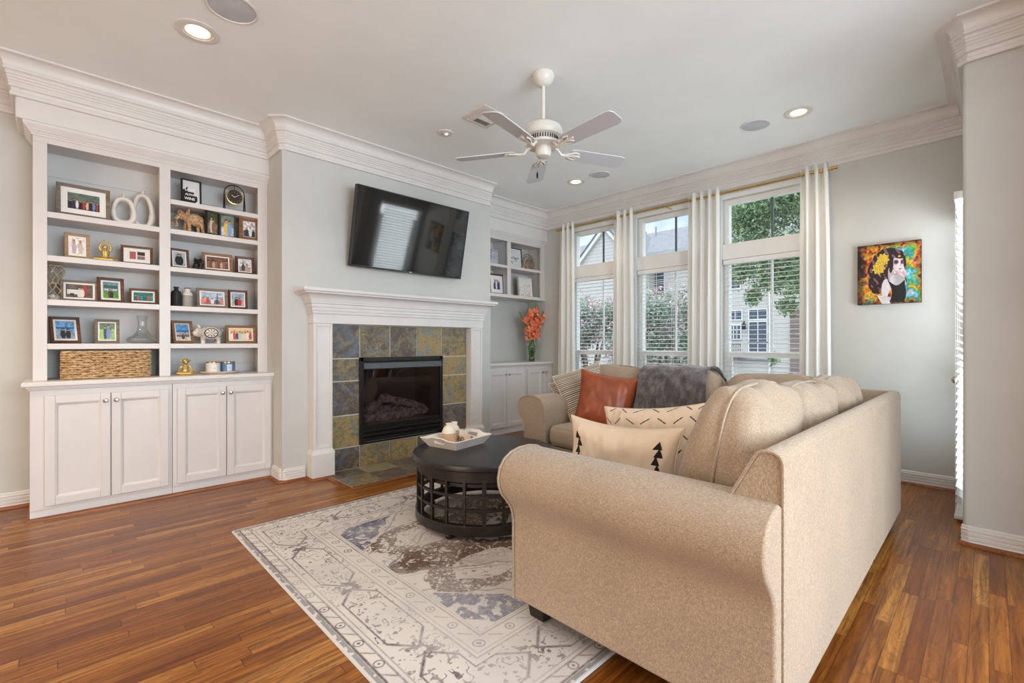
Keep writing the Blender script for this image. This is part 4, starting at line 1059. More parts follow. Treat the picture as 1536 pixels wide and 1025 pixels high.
# ================================================================== PICTURES
def blend(a, b, f): return np.asarray(a)*(1-f[..., None])+np.asarray(b)*f[..., None]
def scene_print(sky, ground, hz, ppl, seed=0, mottled=.25, extra=None):
    # a small snapshot: background, ground, standing figures (u, half-width, height, clothes, hair)
    def f(u, v):
        n1 = fbm(u, v, 7, 200+seed); n2 = fbm(u, v, 22, 300+seed, 2)
        c = blend(np.array(sky)/255., np.array(ground)/255., (v < hz+.06*(n1-.5)).astype(float))
        c = np.clip(c*(1+mottled*2*(n1-.5)[..., None]+mottled*(n2-.5)[..., None]), 0, 1)
        if extra:
            for (u0, u1, v0, v1, col) in extra:
                k = (u > u0) & (u < u1) & (v > v0) & (v < v1); c[k] = np.array(col)/255.*(1+.2*(n2[k]-.5))[:, None]
        for (pu, hw_, top, cl, hair) in ppl:
            base = .04; hh = top-base
            body = (v > base) & (v < base+hh*.78) & (np.abs(u-pu) < hw_*(.75+.5*np.sin(np.clip((v-base)/(hh*.78), 0, 1)*PI)))
            c[body] = np.array(cl)/255.
            hd = ((u-pu)/(hw_*.62))**2+((v-(base+hh*.87))/(hh*.115))**2
            c[hd < 1.35] = np.array(hair)/255.
            c[(hd < .8) & (v < base+hh*.90)] = np.array((206, 160, 130))/255.
        return c
    return f
MATB = plain('mat_board', (238, 236, 232), .8, var=.01)
GLZ = glass('picture_glass', (255, 255, 255), .015)
FR = dict(grey=wood('grey_oak_frame', (92, 80, 68), (122, 108, 94), (150, 136, 120), .6), light=wood('light_oak_frame', (140, 110, 78), (166, 134, 98), (188, 156, 118), .6),
          brown=wood('brown_frame', (62, 38, 22), (92, 58, 34), (122, 80, 48), .5), red=wood('mahogany_frame', (56, 24, 14), (84, 38, 22), (110, 54, 32), .4), oak=wood('tan_oak_frame', (112, 78, 48), (140, 100, 64), (166, 124, 84), .55),
          black=plain('black_frame', (20, 19, 19), .4), white=plain('white_frame', (226, 222, 214), .5))
def photo_frame(label, x, y, z, w_, h_, bw, fr, mat_w, painter, lean_=.14, yaw=0, group=None, depth=.018, nres=(56, 44), name='photo_frame', cat='photo frame', stand=True):
    t = thing(name, label, cat, (x, y, z), (-lean_, 0, yaw), group)
    t.location.z += .0005 + depth*math.sin(lean_)*.0
    m = MB(); d = depth
    def side(a0, a1, b1, b0):   # mitred bar: outer a0-a1, inner b0-b1 with a bevelled face
        V = [(a0[0], -d, a0[1]), (a1[0], -d, a1[1]), (b1[0], -d*.62, b1[1]), (b0[0], -d*.62, b0[1]), (a0[0], 0, a0[1]), (a1[0], 0, a1[1]), (b1[0], 0, b1[1]), (b0[0], 0, b0[1])]
        m.add(V, [(0, 1, 2, 3), (7, 6, 5, 4), (0, 4, 5, 1), (1, 5, 6, 2), (2, 6, 7, 3), (3, 7, 4, 0)])
    X0, X1, Z0, Z1 = -w_/2, w_/2, 0, h_; x0, x1, z0, z1 = X0+bw, X1-bw, bw, h_-bw
    side((X0, Z0), (X1, Z0), (x1, z0), (x0, z0)); side((X1, Z0), (X1, Z1), (x1, z1), (x1, z0)); side((X1, Z1), (X0, Z1), (x0, z1), (x1, z1)); side((X0, Z1), (X0, Z0), (x0, z0), (x0, z1))
    m.build('frame', FR[fr], t, world=False)
    if mat_w: MB().box(x0, x1, -d*.5, -d*.4, z0, z1).build('mat_board', MATB, t, world=False)
    px0, px1, pz0, pz1 = x0+mat_w, x1-mat_w, z0+mat_w, z1-mat_w
    nu, nv = nres; uu, vv = np.meshgrid(np.linspace(0, 1, nu), np.linspace(0, 1, nv), indexing='xy')
    P = np.c_[(px0+uu*(px1-px0)).ravel(), np.full(uu.size, -d*.56), (pz0+vv*(pz1-pz0)).ravel()]
    o = grid_mesh('picture', P, nu, nv, print_mat(), t, cols=painter(uu, vv).reshape(-1, 3), smooth=False, off=(0, 0, 0))
    MB().box(X0+.004, X1-.004, -.001, .003, .004, h_-.004).build('backing', BLACKM, t, world=False)
    if stand:
        sl = math.tan(lean_)*h_*.62 + .01
        MB().add([(-.018, .003, h_*.62), (.018, .003, h_*.62), (.025, sl+.02, .012+sl*math.sin(lean_)), (-.025, sl+.02, .012+sl*math.sin(lean_))], [(0, 1, 2, 3)]).build('easel_back', BLACKM, t, world=False)
        so = t.children[-1].modifiers.new('thickness', 'SOLIDIFY'); so.thickness = .003
    return t
SK, HR, BK = (222, 180, 150), (40, 28, 24), (30, 28, 34)
def crowd(n, cols, top=.62, hw_=.035, seed=1):
    r_ = random.Random(seed); return [(.08+.84*i/(n-1), hw_, top+r_.uniform(-.06, .06), cols[i % len(cols)], HR) for i in range(n)]
YF = 4.63
G = 'framed photographs on the bookcase'
photo_frame('wide grey oak frame with a group line-up photo on the top left shelf', .138, YF-.03, 2.08, .29, .235, .024, 'grey', .035, scene_print((96, 110, 100), (60, 44, 44), .45, crowd(9, [BK, (36, 44, 80), (230, 226, 224), BK, (190, 40, 46), (226, 180, 160), BK, (110, 130, 190), (150, 60, 50)]), 1), .1, .04, G)
photo_frame('pale oak portrait frame beside the yoga figurine', .103, YF-.03, 1.78, .135, .185, .02, 'light', .012, scene_print((236, 226, 214), (244, 232, 206), .4, [(.25, .14, .9, (190, 170, 190), (120, 80, 60)), (.74, .14, .85, (214, 190, 190), (120, 90, 80))], 2, .3), .12, .1, G)
photo_frame('dark brown collage frame at the right end of the second left shelf', .443, YF, 1.78, .195, .148, .017, 'brown', .02, scene_print((232, 228, 222), (232, 228, 222), .4, [], 3, .05, [(.14, .44, .08, .9, (176, 92, 96)), (.52, .9, .52, .92, (44, 30, 30)), (.52, .9, .08, .46, (130, 106, 110))]), .2, -.08, G)
photo_frame('grey oak frame with a white vehicle photo beside the rope lantern', .115, YF, 1.475, .20, .152, .016, 'grey', .012, scene_print((96, 84, 70), (104, 74, 54), .4, [(.5, .07, .8, (210, 220, 214), HR), (.6, .07, .78, (226, 214, 206), HR)], 4, .4, [(.05, .42, .25, .6, (224, 224, 220)), (.62, .78, .2, .95, (170, 40, 34)), (.15, .3, .15, .32, (24, 24, 26))]), .12, 0, G)
photo_frame('rustic brown portrait frame with a green field photo on the middle left shelf', .288, YF-.015, 1.475, .155, .19, .021, 'brown', .012, scene_print((110, 150, 176), (96, 150, 56), .46, [(.42, .09, .58, (90, 40, 50), HR), (.56, .09, .55, (40, 32, 36), HR)], 5, .3, [(.05, .95, .62, .8, (64, 96, 66)), (.1, .9, .5, .58, (214, 220, 224))]), .16, .08, G)
photo_frame('small brown frame with a turquoise photo beside the bay divider', .482, YF, 1.475, .175, .123, .016, 'brown', .012, scene_print((40, 130, 130), (40, 84, 96), .4, crowd(6, [(20, 110, 110), (180, 90, 60), (30, 150, 150)], .7, .06, 3), 6, .35), .22, -.1, G)
photo_frame('brown portrait frame tilted back with horse riders under blue sky', .045, YF-.01, 1.17, .162, .196, .019, 'brown', .012, scene_print((120, 170, 216), (150, 160, 170), .36, [(.36, .11, .60, (44, 44, 52), HR), (.64, .11, .58, (50, 44, 42), HR)], 7, .3, [(.0, 1, .56, .66, (64, 110, 140))]), .30, .22, G)
photo_frame('grey oak portrait frame with a couple standing on grass beside the glass decanter', .267, YF-.01, 1.17, .142, .18, .019, 'grey', .009, scene_print((92, 124, 72), (150, 180, 92), .62, [(.38, .10, .84, BK, HR), (.58, .11, .9, (110, 130, 190), HR)], 8, .3), .1, 0, G)
# right bay
photo_frame('espresso hinged double photo frame, left leaf', .93, YF-.05, 2.08, .105, .205, .016, 'black', 0, scene_print((80, 84, 60), (130, 120, 90), .5, [(.5, .22, .85, (206, 196, 180), HR)], 9, .4), .02, .72, G) if False else None
photo_frame('tan box frame with a busy monochrome photo at the right end of its shelf', 1.22, YF-.02, 2.08, .165, .205, .033, 'oak', .004, scene_print((210, 206, 206), (60, 64, 72), .4, [(.3, .12, .6, BK, (190, 110, 90)), (.6, .12, .7, (226, 226, 226), (170, 90, 70)), (.85, .1, .5, BK, HR)], 10, .5), .04, -.05, G, depth=.04)
photo_frame('dark oak portrait frame with a man wearing a dark shirt', .715, YF, 1.78, .135, .165, .017, 'brown', .010, scene_print((190, 200, 206), (170, 176, 176), .2, [(.48, .30, .88, (30, 32, 38), (36, 28, 26))], 11, .15), .14, .18, G)
photo_frame('wide oak frame with a sepia crowd photo in the middle of the right bay', .983, YF-.01, 1.78, .222, .162, .022, 'oak', .010, scene_print((110, 76, 60), (84, 60, 50), .5, crowd(8, [(150, 104, 88), (120, 80, 66), (206, 168, 140)], .66, .06, 4), 12, .4), .16, -.04, G)
photo_frame('mahogany frame with two figures outdoors at the right end of the third shelf', 1.195, YF, 1.78, .148, .162, .021, 'red', .008, scene_print((214, 216, 222), (170, 150, 130), .4, [(.35, .13, .75, (70, 60, 66), HR), (.66, .13, .68, (190, 160, 140), HR)], 13, .4), .14, -.05, G)
photo_frame('grey oak landscape frame with a harbour group beside the patterned bottle', .944, YF-.01, 1.47, .226, .165, .021, 'grey', .010, scene_print((176, 190, 206), (150, 120, 110), .35, crowd(5, [(226, 130, 120), (200, 60, 70), (226, 226, 230), (60, 70, 96)], .55, .06, 6), 14, .3, [(.7, .76, .2, .95, (90, 110, 140)), (.0, .3, .2, .5, (226, 150, 130))]), .12, .02, G)
photo_frame('mahogany portrait frame with a couple in red and black beside the harbour frame', 1.14, YF, 1.47, .15, .172, .019, 'red', .010, scene_print((150, 170, 190), (180, 170, 160), .5, [(.38, .14, .7, BK, HR), (.64, .14, .66, (196, 34, 50), HR)], 15, .25), .18, -.12, G)
photo_frame('oak portrait frame with a beach photo tilted back beside the painted pig', .742, YF, 1.17, .15, .19, .021, 'oak', .008, scene_print((110, 170, 226), (206, 190, 180), .45, [(.5, .1, .4, (90, 80, 80), HR)], 16, .3, [(.0, 1, .52, .6, (44, 96, 130)), (0, 1, .2, .32, (120, 110, 110))]), .26, .22, G)
photo_frame('tan oak landscape frame with colourful dancers at the right end of the lowest shelf', 1.162, YF-.01, 1.17, .235, .158, .022, 'oak', .010, scene_print((230, 186, 110), (206, 176, 140), .3, crowd(8, [(230, 226, 200), (200, 40, 44), (50, 30, 70), (170, 206, 190), (226, 206, 170), (214, 206, 200)], .8, .055, 8), 17, .25), .12, -.03, G)
# hinged double frame
t = thing('hinged_photo_frame', 'black hinged double frame with two portrait photos beside the elephant', 'photo frame', (.995, YF-.03, 2.08), group=G)
def leaf(w_, h_, M_, painter):
    m = MB(); b = .015
    for q in ((0, w_, 0, b), (0, w_, h_-b, h_), (0, b, b, h_-b), (w_-b, w_, b, h_-b)): m.box(q[0], q[1], -.012, .0, q[2], q[3], 0, M_)
    m.box(.003, w_-.003, -.003, .001, .003, h_-.003, 0, M_); lf = m.build('leaf', FR['black'], t, .001, world=False)
    nu, nv = 40, 50; uu, vv = np.meshgrid(np.linspace(0, 1, nu), np.linspace(0, 1, nv), indexing='xy')
    P = [M_ @ Vector((b+u*(w_-2*b), -.0055, b+v*(h_-2*b))) for u, v in zip(uu.ravel(), vv.ravel())]
    grid_mesh('picture', [tuple(p) for p in P], nu, nv, print_mat(), lf, cols=painter(uu, vv).reshape(-1, 3), smooth=False, off=(0, 0, 0))
leaf(.118, .205, Matrix.Translation((-.118, -.055, .001)) @ Matrix.Rotation(.42, 4, 'Z'), scene_print((74, 84, 52), (140, 126, 96), .5, [(.42, .16, .82, (212, 200, 184), HR), (.62, .14, .7, (150, 110, 90), HR)], 20, .4))
leaf(.125, .205, Matrix.Translation((-.008, -.004, .001)) @ Matrix.Rotation(-.06, 4, 'Z'), scene_print((120, 130, 110), (190, 190, 196), .4, [(.40, .15, .82, (232, 182, 40), HR), (.66, .15, .78, (120, 160, 210), HR)], 21, .3))
# black framed slogan print
def slogan(u, v):
    k = (u+v*.0 < 2) & (v < .36+u*.0) ; c = np.ones(u.shape+(3,))*.86
    blk = (v < .58+.55*(u-.0)) & (v < .50) & (u < .86) & ~((u > .66) & (v > .36)) | ((u < .30) & (v < .55+.6*u))
    blk &= ~((v < .10) & (u > .72+v))
    c[blk] = .04
    return c
sl = photo_frame('black framed print reading love always wins on the top right shelf', .79, YF-.03, 2.315, .142, .205, .013, 'black', 0, slogan, .06, .06, depth=.016, name='framed_print', cat='framed print')
def text_mesh(name, body, size, mat, parent, M_, ext=.0004, align='CENTER', shear=0):
    cu = bpy.data.curves.new(name, 'FONT'); cu.body = body; cu.size = size; cu.align_x = align; cu.extrude = ext; cu.shear = shear; cu.offset = size*.03
    tmp = bpy.data.objects.new(name+'_tmp', cu); C.objects.link(tmp)
    dg = bpy.context.evaluated_depsgraph_get(); me = bpy.data.meshes.new_from_object(tmp.evaluated_get(dg)); bpy.data.objects.remove(tmp)
    me.transform(M_); me.materials.clear(); o = link(name, me, mat, parent); return o
WT = plain('print_white', (240, 240, 240), .8, var=0)
up_ = Matrix.Rotation(PI/2, 4, 'X')
for k, (wd, zz, sz, xo) in enumerate((('LOVE', .108, .030, -.008), ('ALWAYS', .072, .0225, .002), ('WINS', .036, .028, -.012))):
    text_mesh('lettering', wd, sz, WT, sl, Matrix.Translation((xo, -.0102, zz)) @ up_)
# alcove pictures
def script(u, v):
    c = np.ones(u.shape+(3,))*np.array([226, 228, 230])/255.
    r_ = np.random.default_rng(5)
    y0 = .52+.06*np.sin(u*30)*np.sin(u*11+1); k = (np.abs(v-y0) < .022) & (u > .12) & (u < .8); c[k] = .12
    y1 = .42+.07*np.sin(u*38+1); k = (np.abs(v-y1) < .018) & (u > .42) & (u < .72); c[k] = .15
    k = (np.abs(v-.28-.05*np.sin(u*44)) < .03) & (u > .10) & (u < .32); c[k] = .15
    return c
photo_frame('black framed print with dark script lettering in the right alcove shelves', 4.625, 4.68, 2.22, .27, .30, .012, 'black', .004, script, .08, 0, depth=.02, name='framed_print', cat='framed print', nres=(110, 110))
def dots(u, v):
    c = np.ones(u.shape+(3,))*np.array([232, 232, 230])/255.; r_ = random.Random(3)
    for _ in range(70):
        a, b = r_.random(), r_.random()**1.6*.7; k = ((u-a)**2+((v-b)*1.1)**2) < .024**2; c[k] = np.array(r_.choice([(190, 160, 90), (140, 130, 110), (206, 180, 120), (170, 120, 110)]))/255.
    return c
photo_frame('whitewashed framed print with gold specks on the lower alcove shelf', 4.80, 4.66, 1.83, .27, .285, .022, 'white', .002, dots, .08, .0, depth=.03, name='framed_print', cat='framed print', nres=(70, 70))
photo_frame('dark wood photo frame with a group portrait half hidden behind the chimney wall', 4.235, 4.64, 1.83, .25, .275, .02, 'brown', .05, scene_print((200, 190, 200), (60, 60, 120), .5, [(.2, .12, .9, (60, 60, 120), HR), (.45, .12, .94, (236, 230, 226), (150, 60, 60)), (.7, .12, .86, (44, 44, 90), HR), (.9, .1, .8, (90, 90, 160), HR)], 30, .3), .08, -.04, depth=.03)
# tan pillar candle holder behind it
t = thing('wooden_cylinder', 'tan wooden cylinder candle holder in the shadow of the lower alcove shelf', 'candle holder', (4.52, 4.72, 1.83))
MB().lathe([(.0001, 0), (.05, 0), (.052, .01), (.046, .03), (.044, .17), (.048, .185), (.048, .20), (.0001, .20)], 28).build('body', wood('tan_turned_wood', (120, 92, 64), (150, 118, 84), (176, 144, 106), .6), t, world=False)
# ceramic canisters stacked in the alcove
cm = NT('blue_pattern_ceramic'); a_, b_, c_ = cm.sep(cm.obj()); vv_ = cm.n('TexVoronoi'); cm.l(cm.scale(cm.obj(), (34, 34, 34)), vv_.inputs['Vector']); vv_.feature = 'DISTANCE_TO_EDGE'
ln = cm.math('MULTIPLY', cm.math('SINE', cm.math('MULTIPLY', a_, 170)), cm.math('SINE', cm.math('MULTIPLY', c_, 170)))
cm.set(cm.mix(cm.math('MAXIMUM', cm.math('LESS_THAN', vv_.outputs['Distance'], .07), cm.math('GREATER_THAN', ln, .55)), (230, 230, 234), (70, 76, 110)), .35); cm = cm.mat
for k, lb in enumerate(('lower blue and white patterned box of the stack on the alcove shelf', 'upper blue and white patterned box of the stack on the alcove shelf')):
    t = thing('patterned_box', lb, 'box', (4.17, 4.66, 2.22+k*.103), (0, 0, .12*k)); MB().box(-.07, .07, -.05, .05, .0005, .080).build('body', cm, t, .004, world=False); MB().box(-.072, .072, -.052, .052, .081, .102).build('lid', cm, t, .003, world=False)
# gold coil ring sculpture
t = thing('coil_sculpture', 'gold concentric ring sculpture beside the script print', 'sculpture', (4.885, 4.67, 2.22))
for k, (r, dy) in enumerate(((.118, 0), (.103, .012), (.088, -.008), (.074, .004), (.058, -.010))):
    pts = [(r*math.cos(2*PI*q/48)*.98+.006*k, dy+.012*math.sin(2*PI*q/48+k), r*math.sin(2*PI*q/48)+r+.006) for q in range(48)]
    MB().tube(pts, .0052, 8, True).build('ring', GOLD, t, world=False)

# portrait canvas on the window wall
def canvas_paint(u, v):
    n1 = fbm(u, v, 6, 400); n2 = fbm(u, v, 14, 420, 3); n3 = fbm(u, v, 30, 440, 2); n4 = fbm(u, v, 9, 460)
    pal = [(28, 14, 14), (120, 40, 16), (226, 110, 30), (236, 170, 40), (130, 170, 40), (40, 160, 120), (50, 170, 190), (120, 190, 214), (190, 170, 206), (226, 196, 200)]
    d = np.maximum(np.abs(u-.54)/.5, np.abs(v-.5)/.52)
    q = np.clip(1.12-d*1.0+.95*(n1-.5)+.8*(n2-.5), 0, 1)*(len(pal)-1.001)
    i = q.astype(int); f = (q-i)[..., None]; pa = np.array(pal)/255.; c = pa[i]*(1-f)+pa[np.minimum(i+1, len(pal)-1)]*f
    warm = sstep(.56, .66, n4)[..., None]; c = c*(1-.35*warm)+np.array((200, 150, 160))/255.*.35*warm
    c = np.clip(c*(.62+.62*n3[..., None])*(1-.5*sstep(.75, 1.0, d)[..., None]), 0, 1)
    def ell(cx, cy, a, b, rot=0):
        x = (u-cx)*math.cos(rot)+(v-cy)*math.sin(rot); y = -(u-cx)*math.sin(rot)+(v-cy)*math.cos(rot); return (x/a)**2+(y/b)**2
    jig = .5*(n2-.5)
    wave = np.sin((u*34+np.sin(v*16)*2.4)+v*10)+.6*np.sin(u*70+v*30)
    hc = np.where((wave > .75)[..., None], np.array((122, 84, 100))/255., np.array((36, 16, 24))/255.)
    hair = (ell(.50, .73, .25, .18) < 1+jig) | (ell(.36, .56, .19, .26, -.10) < 1+jig) | (ell(.31, .38, .13, .22, .06) < 1+1.5*jig) | (ell(.42, .38, .10, .14) < 1+jig)
    c[hair] = hc[hair]
    skin = np.array((208, 203, 205))/255.; sh = (1-.16*sstep(.0, .1, u-.55)-.10*(n2-.5))[..., None]
    neck = (ell(.545, .46, .048, .14, .12) < 1); chest = (ell(.66, .37, .14, .085, -.45) < 1) | (ell(.60, .30, .12, .10) < 1)
    arm_ = (ell(.455, .25, .062, .16, -.06) < 1) | ((v < .14) & (np.abs(u-(.42+.5*(.14-v)-.02)) < .075-.05*(.14-v)))
    fore = (np.abs(v-(.10-.22*(u-.42))) < .028) & (u > .36) & (u < .62)
    for k_, s2 in ((neck, .84), (chest, .97), (arm_, 1.0), (fore, .95)): c[k_] = (skin*s2*sh)[k_]
    dress = (v < .345-.05*np.cos((u-.63)*18)) & (u > .505+.05*np.sin(v*9)) & (u < .775-.16*np.clip(.26-v, 0, 1)+.02*np.sin(v*14)) & (v > .02+.12*np.clip(.62-u, 0, 1)); c[dress] = np.array((12, 12, 15))/255.
    strap = np.abs((u-.775)-.25*(v-.36)*-1) < .008; c[strap & (v > .33) & (v < .42)] = np.array((12, 12, 15))/255.
    face = (ell(.655, .665, .085, .135, -.16) < 1) | (ell(.675, .575, .058, .062) < 1); c[face] = (skin*(1.02-.22*sstep(.0, .16, .66-u)[..., None]))[face]
    lock = (ell(.60, .80, .15, .052, -.42) < 1) | (ell(.752, .66, .022, .13, .10) < 1) | (ell(.548, .62, .030, .12, -.1) < 1); c[lock] = hc[lock]
    for ex_, ey_, s2 in ((.622, .675, 1.0), (.712, .668, .62)):
        c[ell(ex_, ey_, .040*s2, .040) < 1] = np.array((134, 84, 104))/255.; c[ell(ex_, ey_, .026*s2, .020) < 1] = np.array((90, 46, 70))/255.; c[ell(ex_, ey_, .016*s2, .011) < 1] = np.array((26, 18, 26))/255.
    c[ell(.686, .560, .030, .008, .12) < 1] = np.array((60, 44, 56))/255.; c[ell(.690, .615, .007, .013) < 1] = np.array((120, 110, 118))/255.; c[ell(.672, .765, .022, .018) < 1] = np.array((226, 150, 40))/255.; c[ell(.668, .522, .016, .007) < 1] = np.array((226, 150, 40))/255.
    for cx, cy, r in ((.415, .735, .105), (.350, .600, .108)):
        x, y = u-cx, v-cy; rr = np.hypot(x, y); th = np.arctan2(y, x); k = rr < r*(.9+.12*np.cos(9*th+2*n2)); pet = .80+.20*np.sin(rr*150+5*np.cos(7*th)+6*n3)
        c[k] = (np.array((246, 208, 66))/255.*pet[..., None]*(.9+.2*n3[..., None]))[k]; c[(rr < r*.16)] = np.array((226, 150, 40))/255.
    dot = (vnoise(u, v, 44, 480) > .93) & hair & (v < .5) & ~arm_; c[dot] = np.array((214, 130, 80))/255.
    return np.clip(c, 0, 1)
t = thing('canvas_painting', 'colourful portrait canvas of a dark-haired woman with yellow flowers on the right wall', 'painting', (WX, .60, 1.51))
nu = nv = 240; uu, vv = np.meshgrid(np.linspace(0, 1, nu), np.linspace(0, 1, nv), indexing='xy')
P = np.c_[np.full(uu.size, WX-.0352), (.812-uu*.424).ravel(), (1.508+vv*.515).ravel()]
cv = MB().box(WX-.035, WX-.0005, .388, .812, 1.508, 2.023).build('canvas', plain('canvas_edge', (40, 30, 28), .8), t, .002)
grid_mesh('picture', P, nu, nv, print_mat('canvas_print', .6), cv, cols=canvas_paint(uu, vv).reshape(-1, 3), smooth=False)

# ================================================================== SHELF ORNAMENTS
def remeshed(name, mb, mat, parent, voxel=.004, smooth_it=4, world=False):
    o = mb.build(name, mat, parent, world=world, smooth=180, weld=False)
    r = o.modifiers.new('remesh', 'REMESH'); r.mode = 'VOXEL'; r.voxel_size = voxel; r.use_smooth_shade = True
    s_ = o.modifiers.new('smooth', 'SMOOTH'); s_.iterations = smooth_it; s_.factor = .5
    return o
CW = plain('matte_white_ceramic', (232, 226, 218), .6, bump=.05)
def arch_vase(label, x, z, w_, h_, hw_, hh, y=4.65, yaw=0, tube=.021):
    t = thing('arch_vase', label, 'vase', (x, y, z), (0, 0, yaw))
    pts = []
    for k in range(40):
        a = 2*PI*k/40; e_ = .72
        sx_ = abs(math.cos(a))**e_*(1 if math.cos(a) > 0 else -1); sz_ = abs(math.sin(a))**e_*(1 if math.sin(a) > 0 else -1)
        wq = (w_/2-tube)*(1.0-.25*max(0, sz_)); pts.append((sx_*wq, 0, h_*.46+sz_*(h_*.46-tube)))
    m = MB(); m.tube(pts, [tube*(1.0+.35*(p[2] < h_*.4)) for p in pts], 14, True); m.cyl((0, 0, h_*.86), (0, 0, h_-.004), tube*.62, n=16); m.lathe([(.0001, h_), (tube*.75, h_), (tube*.75, h_-.008), (.0001, h_-.008)], 16)
    for v in range(len(m.v)):
        p = m.v[v]; m.v[v] = (p[0], p[1]*1.75, max(p[2], .0))
    return m.build('body', CW, t, world=False, smooth=180)
arch_vase('short white arch-shaped vase with a hollow centre beside the big frame', .365, 2.08, .158, .235, .1, .1, tube=.0165)
arch_vase('tall white arch-shaped vase with a hollow centre at the end of the top shelf', .485, 2.08, .15, .30, .1, .1, 4.69, tube=.0165)
GLD = plain('gold_figurine', (212, 182, 110), .38, .75, var=.08)
def seated(label, x, z, h_, kind, y=4.62):
    t = thing('figurine', label, 'figurine', (x, y, z)); s_ = h_/.17; m = MB()
    Tm = Matrix.Scale(s_, 4)
    m.ball((0, .0, .016), (.062, .035, .015), 18, T=Tm)
    for s in (-1, 1):
        m.tube([(s*.018, 0, .022), (s*.055, -.008, .024), (s*.064, -.018, .018), (s*.035, -.034, .016), (s*-.01, -.036, .016)], [.016, .015, .013, .011, .008], 10, T=Tm)
    m.tube([(0, .004, .018), (0, .006, .05), (0, .004, .082)], [.026, .023, .027], 14, T=Tm)
    if kind == 'arms_up':
        m.ball((0, .0, .112), (.017, .017, .021), 14, T=Tm); m.cyl((0, .003, .085), (0, .003, .10), .010, T=Tm)
        for s in (-1, 1): m.tube([(s*.026, 0, .084), (s*.034, 0, .108), (s*.024, 0, .138), (s*.003, 0, .166)], [.0095, .008, .007, .005], 10, T=Tm)
    else:
        m.ball((0, -.004, .124), (.026, .026, .029), 14, T=Tm); m.ball((0, -.026, .116), (.015, .012, .012), 12, T=Tm); m.cyl((0, .003, .085), (0, .003, .105), .014, T=Tm)
        for s in (-1, 1):
            m.ball((s*.030, .002, .128), (.010, .006, .011), 10, T=Tm); m.tube([(s*.028, 0, .084), (s*.044, -.004, .058), (s*.052, -.022, .038)], [.010, .009, .008], 10, T=Tm)
    remeshed('body', m, GLD, t, .0032*s_, 3)
    MB().lathe([(.0001, 0), (.058*s_, 0), (.062*s_, .004*s_), (.056*s_, .009*s_), (.0001, .009*s_)], 28).build('base', GLD, t, world=False)
seated('gold figurine in a yoga pose with arms joined overhead on the second left shelf', .257, 1.78, .168, 'arms_up')
seated('gold monkey figurine meditating on the countertop beside the candles', .745, .915, .150, 'monkey', 4.56)
# rope-wrapped hourglass lantern
t = thing('glass_lantern', 'hourglass-shaped glass lantern wrapped in rope on the middle left shelf', 'lantern', (-.025, 4.66, 1.475))
GL2 = glass('clear_glass', (246, 248, 248), .03, edge=.30)
hp = [(.0001, .002), (.052, .002), (.060, .03), (.055, .075), (.036, .115), (.033, .13), (.040, .15), (.058, .185), (.062, .215), (.054, .240), (.048, .247)]
MB().lathe(hp, 32).build('glass_body', GL2, t, world=False)
ROPE = plain('jute_rope', (206, 178, 138), .95, var=.15, vscale=60)
m = MB()
def hr(z):
    for (r0, z0), (r1, z1) in zip(hp[1:], hp[2:]):
        if z0 <= z <= z1: return r0+(r1-r0)*(z-z0)/max(1e-6, z1-z0)
    return hp[-1][0]
for k in range(8):
    for s_ in (-1, 1):
        m.tube([((hr(z)+.003)*math.cos(2*PI*k/8+s_*z*11), (hr(z)+.003)*math.sin(2*PI*k/8+s_*z*11), z) for z in [.004+.243*q/20 for q in range(21)]], .0024, 6)
for z in (.006, .122, .246): m.tube([((hr(z)+.003)*math.cos(2*PI*q/28), (hr(z)+.003)*math.sin(2*PI*q/28), z) for q in range(28)], .004, 6, True)
m.build('rope_net', ROPE, t, world=False)
MB().lathe([(.0001, .004), (.042, .004), (.050, .02), (.044, .035), (.0001, .036)], 20).build('shells', plain('white_shells', (232, 226, 216), .7, bump=.8, bscale=90), t, world=False)
# decanter
t = thing('wine_decanter', 'clear glass wine decanter with a wide base on the lowest left shelf', 'decanter', (.478, 4.66, 1.17))
dp = [(.0001, .004), (.055, .002), (.088, .010), (.099, .028), (.094, .042), (.060, .068), (.036, .100), (.029, .140), (.030, .18), (.038, .222)]
MB().lathe(dp, 40).build('glass_body', glass('decanter_glass', (240, 243, 244), .05, edge=.38), t, world=False, smooth=180)
# wicker basket
BSK = NT('seagrass'); pb = BSK.obj(); nb_ = BSK.noise(BSK.scale(pb, (30, 30, 90)), 1, 4, .6, .5); BSK.set(BSK.ramp(nb_, [(.28, (106, 72, 42)), (.46, (184, 146, 102)), (.66, (228, 200, 160))]), .85); BSK.bump(BSK.noise(pb, 150, 3), .6, .003); BSK = BSK.mat
t = thing('wicker_basket', 'long woven seagrass basket on the countertop under the left shelves', 'basket', (.268, 4.60, .915))
bw_, bd_, bh_ = .245, .095, .195
def rr_pt(s_, w_, d_, r):
    # point on a rounded rectangle by arc length fraction
    segs = [('l', 2*(w_-r)), ('c', PI*r/2), ('l', 2*(d_-r)), ('c', PI*r/2)]*2; L_ = sum(q[1] for q in segs); q = s_*L_; x, y, a = -(w_-r), -d_, 0.0
    for k, ln_ in segs:
        u = min(q, ln_)
        if k == 'l': x += u*math.cos(a); y += u*math.sin(a)
        else:
            cx, cy = x - r*math.sin(a), y + r*math.cos(a); a2 = a+u/r; x, y = cx + r*math.sin(a2), cy - r*math.cos(a2); a = a2
        q -= u
        if q <= 1e-9: break
    return x, y, a
m = MB(); rows = 12; NP = 200
